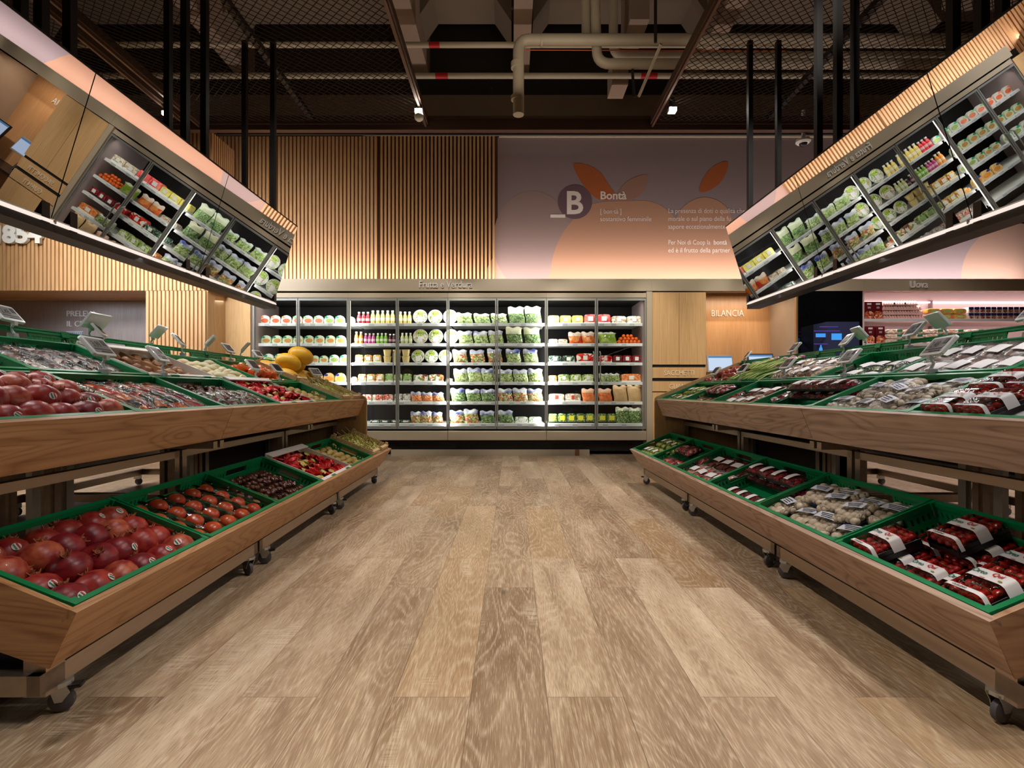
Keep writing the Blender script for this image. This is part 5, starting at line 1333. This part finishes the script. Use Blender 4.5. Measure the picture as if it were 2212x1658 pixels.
# ------------------------------------------------------------------ goods of the tomato stand
NAMES = ['cherry tomato packs', 'mushroom packs', 'berry punnets', 'sliced meat packs', 'red berry punnets', 'lime packs']
for k in range(6):
    crate(1, 'low', k, NAMES[k]); crate(1, 'mid', k, NAMES[k])
for k, n_ in enumerate(['wrapped sheets of dried mushrooms', 'white label film packs', 'brussels sprout packs', 'oyster mushroom trays', 'spring onions', 'red onion nets']): crate(1, 'top', k, n_)
# cherry tomato pack with printed band
def tompack():
    o = home('cherry_tomato_pack', 'pack')
    L_, Wd, h = .178, .118, .062
    MB().box((-L_/2, -Wd/2, 0), (L_/2, Wd/2, .02)).box((-L_/2, -Wd/2, .02), (L_/2, -Wd/2 + .003, .034)).box((-L_/2, Wd/2 - .003, .02), (L_/2, Wd/2, .034)).build('tray', BLACK, o, bevel=.004)
    tm = mat('tomato skin', (196, 30, 20), .15, var=.2, scale=20, coat=.8)
    vm = MB()
    for i in range(7):
        for j in range(4):
            x, y = -.073 + i * .0245 + ru(-.003, .003), -.041 + j * .0275 + ru(-.003, .003)
            MB().ball((0, 0, 0), (.0135, .0135, .0125), 10, 7).build('cherry_tomato', tm, o, smooth=True, M=T(x, y, .03 + ru(0, .008)))
        vm.tube([(-.08 + i * .024, -.05, .04), (-.07 + i * .022, 0, .048), (-.078 + i * .026, .05, .04)], .0012, 5)
    vm.build('vine', mat('tomato vine', (60, 80, 40), .7), o)
    def lid(u, v):
        x = (u - .5) * L_; y = (v - .5) * Wd; e = max(0, 1 - abs(2*u-1) ** 14) * max(0, 1 - abs(2*v-1) ** 14)
        return (x, y, .022 + (h - .022) * e ** .5)
    MB().grid(lid, 20, 16).build('clear_lid', CLEARB, o, smooth=True)
    bx = .02
    def band(x0, x1, mt, nm):
        return MB().grid(lambda u, v: (x0 + (x1 - x0) * u, (v - .5) * (Wd + .006), .02 + (h - .0185) * (max(0, 1 - abs(2*v-1) ** 10) ** .5)), 2, 20).build(nm, mt, o, smooth=True)
    b_ = band(-.014, .028, LABELW, 'paper_band')
    band(-.082, -.068, LABELW, 'name_strip')
    M_ = T(0, 0, h + .0035) @ RZ(-pi / 2)
    text_mb('Orto', .022, mat('print green', (20, 110, 90), .5), b_, M_ @ T(-.048, .003, 0), 'lettering', bold=.0004, wide=.9)
    text_mb('Qui', .022, mat('print red', (190, 24, 40), .5), b_, M_ @ T(.004, .008, 0), 'lettering', bold=.0004, wide=.9)
    text_mb('coop', .008, MC['print red'], b_, M_ @ T(-.01, -.014, 0), 'lettering', bold=.0002, wide=.9)
    text_mb('CILIEGINO', .0095, INK, b_, M_ @ T(-.03, -.079, 0), 'lettering', bold=.0003, wide=.9)
    MB().prism(oval(.012, .006, 10), 0, .0004, M=M_ @ T(.04, -.008, -.0003)).build('printed_leaf', mat('print leaf', (150, 150, 40), .5), b_)
    return o
TP = tompack()
for tier, b0 in (('low', -.095), ('mid', -.085)):
    for j in range(4):
        for i in range(2):
            for lay in ((0, 1) if (i + j) % 3 == 0 and tier == 'low' or (tier == 'mid' and j > 1) else (0,)):
                put(TP, CI(1, tier, 0, .105 + i * .188 + ru(-.003, .003), .08 + j * .132 + lay * .02, b0 - .02 + lay * .066, RZ(ru(-.06, .06))),
                    lab(('banded cherry tomato tray', 'stacked cherry tomato tray')[lay], i, j, SN[tier] + ' tier crate'), 'cherry tomato packs, ' + TN[tier])
# mushrooms on blue trays
MUS_S = mat('white mushroom', (222, 206, 182), .35, col2=(200, 180, 152), scale=30, coat=.25)
def mushpack():
    o = home('mushroom_pack', 'pack')
    MB().box((-.074, -.05, 0), (.074, .05, .016)).build('tray', mat('blue tray', (26, 34, 120), .35), o, bevel=.005)
    for i in range(5):
        for j in range(4):
            r = ru(.019, .024)
            MB().ball((0, 0, 0), (r, r, r * .82), 12, 8).build('mushroom', MUS_S, o, smooth=True, M=T(-.066 + i * .033 + ru(-.004, .004), -.045 + j * .030 + ru(-.004, .004), .026 + ru(0, .012)) @ RX(ru(-.5, .5)))
    def fm(u, v):
        e = (max(0, 1 - abs(2*u-1) ** 5) * max(0, 1 - abs(2*v-1) ** 5)) ** .5
        return ((u - .5) * .182, (v - .5) * .134, .01 + .048 * e + .002 * sin(u * 30) * cos(v * 24) * e)
    MB().grid(fm, 18, 14).build('film', CLEAR, o, smooth=True)
    l = MB().grid(lambda u, v: (-.012 + .046 * u, -.05 + .1 * v, .0615 + .004 * sin(pi * v)), 4, 8).build('label', mat('label bluish white', (206, 210, 220), .4), o, smooth=True)
    mb = MB()
    for k in range(3): mb.box((-.006 + k * .012, -.038, .0665), (-.002 + k * .012, .016 + .008 * k, .067))
    mb.build('printed_lines', INK, l)
    return o
MP = mushpack()
for tier, b0 in (('low', -.088), ('mid', -.08)):
    for j in range(4):
        for i in range(2):
            put(MP, CI(1, tier, 1, .105 + i * .186, .08 + j * .142, b0 + (.012 if (i + j) % 2 else 0) + ru(0, .01), RZ(ru(-.35, .35)) @ RX(ru(-.12, .12)) @ RY(ru(-.1, .1))), lab('film-wrapped blue tray of white mushrooms', i, j, SN[tier] + ' tier crate'), 'white mushroom packs, ' + TN[tier])
    if True:
        for j in range(3): put(MP, CI(1, tier, 1, .2 + .02 * j, .16 + j * .14, b0 + (.05 if tier == 'low' else .035), RZ(ru(-.8, .8)) @ RX(ru(-.1, .1)) @ S(.9)), 'wrapped white mushrooms lying on top, %s from open end, %s crate' % (nth(j), SN[tier]), 'white mushroom packs, ' + TN[tier])
SMALLW = LABELW
def punnet(key, L_, Wd, h, food, base, look, lm=True):
    return flatpack(key, 'pack', look, L_, Wd, h, food, base, ((-L_ * .12, L_ * .16, -Wd * .36, Wd * .36, LABELW),) if lm else (), CLEARB)
BPK = punnet('berry_punnet', .15, .1, .045, BER, BLACK, 'x')
BPR = punnet('red_berry_punnet', .13, .09, .045, speck('red berries', [(190, 40, 40), (90, 16, 30), (220, 150, 140), (140, 20, 36), (60, 10, 20)], 50, .2, .9), BLACK, 'x', False)
MPK = punnet('sliced_meat_pack', .18, .13, .03, speck('dark rosy slices', [(120, 40, 40), (90, 26, 30), (150, 70, 64), (70, 20, 24)], 30, .2, .9), BLACK, 'x')
MPP = punnet('pale_meat_pack', .18, .13, .035, speck('pale rosy slices', [(206, 150, 130), (180, 90, 80), (220, 180, 160), (150, 60, 56)], 30, .2, .9), WHITE_P, 'x')
LPK = home('lime_pack', 'pack')
MB().box((-.08, -.055, 0), (.08, .055, .015)).build('tray', WHITE_P, LPK, bevel=.004)
for i in range(3):
    for j in range(2): MB().ball((0, 0, 0), (.027, .025, .025), 12, 8).build('lime', mat('lime peel', (134, 160, 46), .3, col2=(180, 190, 80), scale=12, coat=.4), LPK, smooth=True, M=T(-.052 + i * .052, -.026 + j * .052, .035))
MB().grid(lambda u, v: ((u - .5) * .165, (v - .5) * .115, .008 + .056 * (max(0, 1 - abs(2*u-1) ** 6) * max(0, 1 - abs(2*v-1) ** 6)) ** .5), 14, 12).build('film', CLEAR, LPK, smooth=True)
MB().box((-.02, -.03, .064), (.028, .03, .065)).build('label', LABELW, LPK)
for tier, b0 in (('low', -.112), ('mid', -.1)):
    for j in range(5):
        for i in range(2):
            put(BPK, CI(1, tier, 2, .1 + i * .17, .07 + j * .112, b0 + i * .03, RZ(pi / 2 + ru(-.05, .05)) @ S(.95)), lab('black berry punnet with white label', i, j, SN[tier] + ' tier crate'), 'berry punnets, ' + TN[tier])
    for j in range(4):
        put(BPK, CI(1, tier, 2, .27, .11 + j * .125, b0 + .085, RZ(pi / 2 + ru(-.1, .1)) @ RX(.05)), 'black berry punnet stacked on others, %s from open end, %s crate' % (nth(j), SN[tier]), 'berry punnets, ' + TN[tier])
    for j in range(4):
        for i in range(2):
            p = MPP if i == 0 else MPK
            put(p, CI(1, tier, 3, .105 + i * .185, .08 + j * .142, b0 + .03 + ru(0, .02), RZ(ru(-.15, .15)) @ RX(ru(-.06, .06)) @ RY(-.05)), lab('pale rosy film pack' if i == 0 else 'dark rosy film pack', i, j, SN[tier] + ' tier crate'), 'rosy film packs, ' + TN[tier])
    for j in range(5):
        for i in range(2):
            put(BPR, CI(1, tier, 4, .09 + i * .17, .07 + j * .112, b0 + .02 + (.045 if j > 1 and i else 0), RZ(ru(-.12, .12)) @ S(1.1)), lab('dark punnet of red berries', i, j, SN[tier] + ' tier crate'), 'red berry punnets, ' + TN[tier])
    for j in range(4):
        for i in range(2): put(LPK, CI(1, tier, 5, .1 + i * .18, .08 + j * .14, b0 + .01 + ru(0, .02), RZ(ru(-.2, .2)) @ RX(ru(-.1, .1))), lab('film pack of limes', i, j, SN[tier] + ' tier crate'), 'lime packs, ' + TN[tier])
# back row
OY = speck('brown mushrooms', [(196, 160, 120), (150, 108, 74), (226, 204, 176), (120, 84, 60)], 38, .35, .5)
WF = speck('pale wrapped fish strips', [(214, 196, 186), (180, 150, 140), (232, 220, 214), (140, 110, 100)], 22, .2, .9)
P1 = flatpack('dried_mushroom_pack', 'pack', 'x', .19, .105, .04, WF, WHITE_P, ((-.06, .02, -.03, .025, LABELW),))
P2 = flatpack('sprout_pack', 'pack', 'x', .15, .105, .05, speck('sprouts', [(90, 130, 60), (170, 190, 120), (226, 230, 210), (60, 90, 50)], 34, .2, .9), mat('blue white tray', (90, 100, 160), .4), ((-.02, .05, -.035, .035, LABELW),))
P3 = flatpack('oyster_mushroom_pack', 'pack', 'x', .17, .11, .06, OY, WHITE_P, ((-.05, .0, -.03, .02, LABELW),))
for k in (0, 1):
    for j in range(5):
        for i in range(2): put(P1, CI(1, 'top', k, .1 + i * .19, .07 + j * .116, -.05 + ru(0, .015), RZ(ru(-.1, .1)) @ RX(.15)), lab('white-labelled pack of pale slices', i, j, nth(k) + ' back row crate'), 'pale film packs in the back row')
for j in range(5):
    for i in range(2): put(P2, CI(1, 'top', 2, .1 + i * .17, .075 + j * .113, -.09 + ru(0, .02), RZ(ru(-.3, .3)) @ RX(.1)), lab('film pack of green sprouts', i, j, 'back row crate'), 'sprout packs in the back row')
for j in range(5):
    for i in range(2): put(P3, CI(1, 'top', 3, .1 + i * .18, .07 + j * .115, -.05 + ru(0, .03), RZ(ru(-.3, .3)) @ RX(ru(-.1, .2))), lab('film pack of brown oyster mushrooms', i, j, 'back row crate'), 'oyster mushroom packs in the back row')
o = home('spring_onion_bunch', 'spring onions')
MB().tube([(0, 0, 0), (.05, 0, .008)], .005, 6)
mb = MB(); mg = MB()
for i in range(6):
    y = -.03 + i * .012; z = ru(.008, .02)
    mb.ball((-.10, y, z), (.017, .013, .013), 10, 7)
    mg.tube([(-.09, y, z), (0, y * .6, z + .01), (.09, y * 1.2 + ru(-.01, .01), z + .02), (.17, y * 1.8, z + ru(0, .03))], [.007, .006, .006, .002], 6)
mb.build('bulbs', mat('purple bulb', (176, 84, 126), .3, col2=(226, 190, 200), scale=20, coat=.4), o, smooth=True); mg.build('leaves', mat('onion leaf', (120, 156, 50), .4, col2=(196, 206, 120), scale=10), o, smooth=True); SO = o
for j in range(5):
    put(SO, CI(1, 'top', 4, .15, .08 + j * .11, -.03 + ru(0, .02), RZ(pi + ru(-.2, .2))), 'spring onion bunch with leaves down the slope, %s from the open end' % nth(j), 'spring onions in the back row')
    put(SO, CI(1, 'top', 4, .27, .09 + j * .11, .01 + ru(0, .02), RZ(ru(-.2, .2) + pi)), 'spring onion bunch on the upper layer, %s from the open end' % nth(j), 'spring onions in the back row')
o = home('red_onion', 'onion')
MB().lathe([(0, -.034), (.012, -.033), (.032, -.02), (.040, 0), (.032, .02), (.014, .032), (.005, .043), (0, .045)], 18).build('bulb', mat('onion skin', (104, 34, 30), .2, col2=(150, 62, 48), scale=10, coat=.6, stretch=(1, 1, .3)), o, smooth=True)
MB().tube([(0, 0, .042), (.002, 0, .06)], [.004, .001], 6).build('dry_tip', MC['dry crown'], o); RO = o
for j in range(7):
    for i in range(5):
        put(RO, CI(1, 'top', 5, .045 + i * .076, .05 + j * .083, -.03 + ru(-.005, .02) + (.03 if 0 < i < 4 and 0 < j < 6 else 0), RZ(ru(0, 6)) @ RX(ru(.6, 2.4)) @ S(.95)), lab('shiny red onion', i, j, 'back row crate'), 'red onions in the back row')
# crates of the opposite side, leaning the other way behind the crest
for side in (1, -1):
    for k in range(6):
        a = R(-20)
        B = T(side * (1.045 + .03), k * CL + (.003 if side == 1 else CLn), 1.20)
        put(CR, GM[side] @ B @ (RZ(0) if side == 1 else RZ(pi)) @ RY(-a * 1.0), 'empty-looking green crate facing away behind the crest, %s from the open end, %s' % (nth(k), STAND[side]), 'rear green crates of the ' + STAND[side])

# ------------------------------------------------------------------ electronic price tags on clips
def price_tag(digits, back=False):
    o = home('price_tag', 'price tag')
    # local: z up, display normal -x (towards the aisle), y along
    MB().box((-.012, -.016, -.035), (.02, .016, .012)).box((-.016, -.012, -.04), (-.01, .012, .0)).build('clip', mat('grey clip', (176, 176, 176), .4), o, bevel=.002)
    MB().tube([(0, 0, .008), (.012, 0, .035), (-.004, 0, .062)], [.008, .006, .006], 8).box((-.01, -.012, .05), (.006, .012, .07)).build('hinge_arm', mat('translucent arm', (206, 208, 206), .35), o, smooth=True)
    Mh = T(-.002, 0, .066) @ RY(R(38 if not back else -38))
    s = -1 if not back else 1
    hs = MB().prism([(-.074, 0), (.074, 0), (.08, .008), (.08, .092), (.074, .1), (-.074, .1), (-.08, .092), (-.08, .008)], -.008, .008, M=Mh @ RZ(pi / 2) @ RX(pi / 2)).build('housing', mat('frosted housing', (222, 226, 224), .3, coat=.4), o, bevel=.003)
    x = s * .0088
    sc = MB().box((min(x, x - s * .001), -.066, .013), (max(x, x + s * .0006), .066, .088), M=Mh).build('e_ink_display', mat('e ink grey', (126, 124, 122), .4), o)
    xf = x + s * .0012
    Rt = (RZ(-pi / 2) if s < 0 else RZ(pi / 2)) @ RX(pi / 2)
    text_mb(digits, .044, INK, sc, Mh @ T(xf, .048 if s < 0 else -.048, .042) @ Rt, 'digits', bold=.0006, wide=.8)
    MB().box((min(x, xf), -.058, .03), (max(x, xf), .058, .033), M=Mh).box((min(x, xf), -.058, .018), (max(x, xf), .02, .022), M=Mh).box((min(x, xf), -.062, .055), (max(x, xf), -.034, .082), M=Mh).build('printed_lines', INK, sc)
    return o
PT = [price_tag(d) for d in ('2,48', '1,98', '3,99', '5,18')]; PB = price_tag('2,98', True)
# (side, row line, photo column of the clip, prototype, turn, scale, what it stands by)
TAGS = [(-1, 'top2', 30, 0, .25, .92), (-1, 'topm', 228, 2, .2, 1.05), (-1, 'top2', 226, 3, .5, .8), (-1, 'topm', 355, 3, .3, 1), (-1, 'topm', 555, 2, .1, .95), (-1, 'topm', 605, 1, 0, .9),
        (-1, 'top2', 396, 0, .4, .95), (-1, 'topm', 686, 1, -.3, .9), (-1, 'top2', 500, 1, .1, .9), (-1, 'top2', 563, 1, 0, .8),
        (1, 'topm', 2010, 0, -.25, 1.05), (1, 'topm', 1822, 1, -.2, 1), (1, 'topm', 1693, 2, -.15, .95), (1, 'topm', 1598, 1, -.1, .9), (1, 'topm', 1540, 0, -.1, .9),
        (1, 'top2', 1962, 1, -.3, .95), (1, 'top2', 1820, 2, -.3, .95), (1, 'top2', 1708, 3, -.2, .95), (1, 'top2', 1608, 1, -.3, .9), (1, 'top2', 2220, 0, -.3, 1)]
ci = {}
for (sd, ln, px, p, rz, sc_) in TAGS:
    xc, zc = (.66 - .012, .994) if ln == 'topm' else (1.055, 1.156)
    x0w = GM[sd] @ Vector((sd * xc, 0, 0)); dr = GM[sd].to_3x3() @ Vector((0, 1, 0))
    tt = (px - 1105) / F
    y = (x0w.x - tt * x0w.y) / (tt * dr.y - dr.x) if abs(tt * dr.y - dr.x) > 1e-6 else 0
    M = GM[sd] @ T(sd * xc, y, zc) @ (RZ(0) if sd == 1 else RZ(pi)) @ RZ(rz * (1 if sd == 1 else 1)) @ S(sc_)
    ci[(sd, ln)] = ci.get((sd, ln), 0) + 1
    put(PT[p], M, 'price tag on clip, %s along the %s of the %s' % (nth(sum(1 for q in TAGS if q[0] == sd and q[1] == ln and abs(q[2] - 1105) > abs(px - 1105))), 'middle rim' if ln == 'topm' else 'crest', STAND[sd]), 'price tags of the ' + STAND[sd])
for (sd, px, rz) in ((-1, 196, 0), (-1, 330, .3), (-1, 445, .4), (-1, 522, .4), (1, 2040, -.3), (1, 1868, -.3)):
    xc, zc = 1.12, 1.19
    x0w = GM[sd] @ Vector((sd * xc, 0, 0)); dr = GM[sd].to_3x3() @ Vector((0, 1, 0)); tt = (px - 1105) / F
    y = (x0w.x - tt * x0w.y) / (tt * dr.y - dr.x)
    put(PB, GM[sd] @ T(sd * xc, y, zc) @ (RZ(0) if sd == 1 else RZ(pi)) @ RZ(rz) @ S(.95), 'price tag seen from its pale back, %s behind the crest of the %s' % (nth(sum(1 for q in ((-1, 196), (-1, 330), (-1, 445), (-1, 522), (1, 2040), (1, 1868)) if q[0] == sd and abs(q[1] - 1105) > abs(px - 1105))), STAND[sd]), 'rear price tags of the ' + STAND[sd])

# ------------------------------------------------------------------ tilted mirrors over the stands
MIR, mt__, mb__ = nt('mirror'); mb__.inputs['Base Color'].default_value = (.56, .56, .57, 1); mb__.inputs['Metallic'].default_value = 1; mb__.inputs['Roughness'].default_value = 0.0
for side in (1, -1):
    o = thing('mirror_canopy', 'row of tilted mirrors on black posts with LED strip over the ' + STAND[side], 'mirror')
    fl = side == -1
    X1, Z1, X0, Z0 = (2.124, 2.528, 2.352, 1.79)
    ys = [.15, 1.35, 2.55, 3.75, 4.95]
    nrm = Vector((-(Z1 - Z0), 0, X0 - X1 )).normalized()    # pointing to the aisle and down
    nx, nz = -(Z1 - Z0), -(X0 - X1); l_ = math.hypot(nx, nz); nx /= l_; nz /= l_
    for a, b in zip(ys, ys[1:]):
        p = [(X1, Z1), (X0, Z0)]; e = .003
        def slab(mb, x1, z1, x0, z0, ya, yb, d0, d1):
            vs = []
            for y in (ya, yb):
                for (x, z) in ((x1, z1), (x0, z0)):
                    for d in (d0, d1): vs.append((x + nx * d, y, z + nz * d))
            return mb.add(vs, [(0, 1, 3, 2), (4, 6, 7, 5), (0, 4, 5, 1), (2, 3, 7, 6), (1, 5, 7, 3), (0, 2, 6, 4)])
        slab(MB(), X1, Z1, X0, Z0, a + e, b - e, 0, .004).build('mirror_panel', MIR, o, flip=fl)
        slab(MB(), X1, Z1, X0, Z0, a, b, -.02, -.0005).build('backing_board', BLACK_M, o, flip=fl)
        MB().box((X1 - .008, a, Z1 - .002), (X1 + .02, b, Z1 + .008)).build('top_edge', BLACK, o, flip=fl)
        # the mirror of the other face of the stand
        XB1, XB0 = 4.98 - X1, 4.98 - X0
        q = [(XB0, Z0), (XB1, Z1), (XB1 - .02, Z1), (XB0 - .02, Z0)]
        MB().box((X0 - .02, a + .001, Z0 - .075), (X0 + .1, b - .001, Z0 - .045)).box((X0 - .02, a + .001, Z0 - .045), (X0 - .005, b - .001, Z0 - .035)).build('soffit_box', BLACK, o, flip=fl)
        MB().box((X0 - .022, a + .01, Z0 - .028), (X0 + .03, b - .01, Z0 - .008)).box((X0+.03, a + .01, Z0 - .04), (X0 + .07, b - .01, Z0 - .008)).build('led_profile', WHITE_P, o, flip=fl)
        MB().box((X0 - .03, a + .01, Z0 - .034), (X0 - .002, b - .01, Z0 - .028)).box((X0 - .0245, a + .01, Z0 - .028), (X0 - .022, b - .01, Z0 - .016)).build('led_strip', LED2, o, flip=fl)
        area('mirror_led', (side * (X0 - .035), (a + b) / 2, Z0 - .04), (-side * .5, 0, -1), .03, 1.15, 5.5, (1, .97, .95), 150, roll=0)
    for (x, y) in ((2.35, 4.93), (2.63, 4.93), (2.35, 3.83), (2.35, 3.6), (2.63, 3.83), (2.35, 2.66), (2.35, 2.5), (2.63, 2.68), (2.35, 1.45), (2.35, 1.3), (2.63, 1.45)):
        MB().box((x - .022, y - .022, Z0 - .04 if x < 2.5 else 2.2), (x + .022, y + .022, ZM + .05)).build('post', BLACK, o, flip=fl)
        if x > 2.5: MB().box((2.33, y - .015, 2.22), (x, y + .015, 2.25)).build('arm', BLACK, o, flip=fl)

# drop prototypes that never found a place
for p in [q for q in bpy.data.objects if q.parent is None and q.matrix_basis.translation.y < -1.4 and q.type == 'EMPTY' and q.name not in USED]:
    for c in list(p.children_recursive): bpy.data.objects.remove(c)
    bpy.data.objects.remove(p)
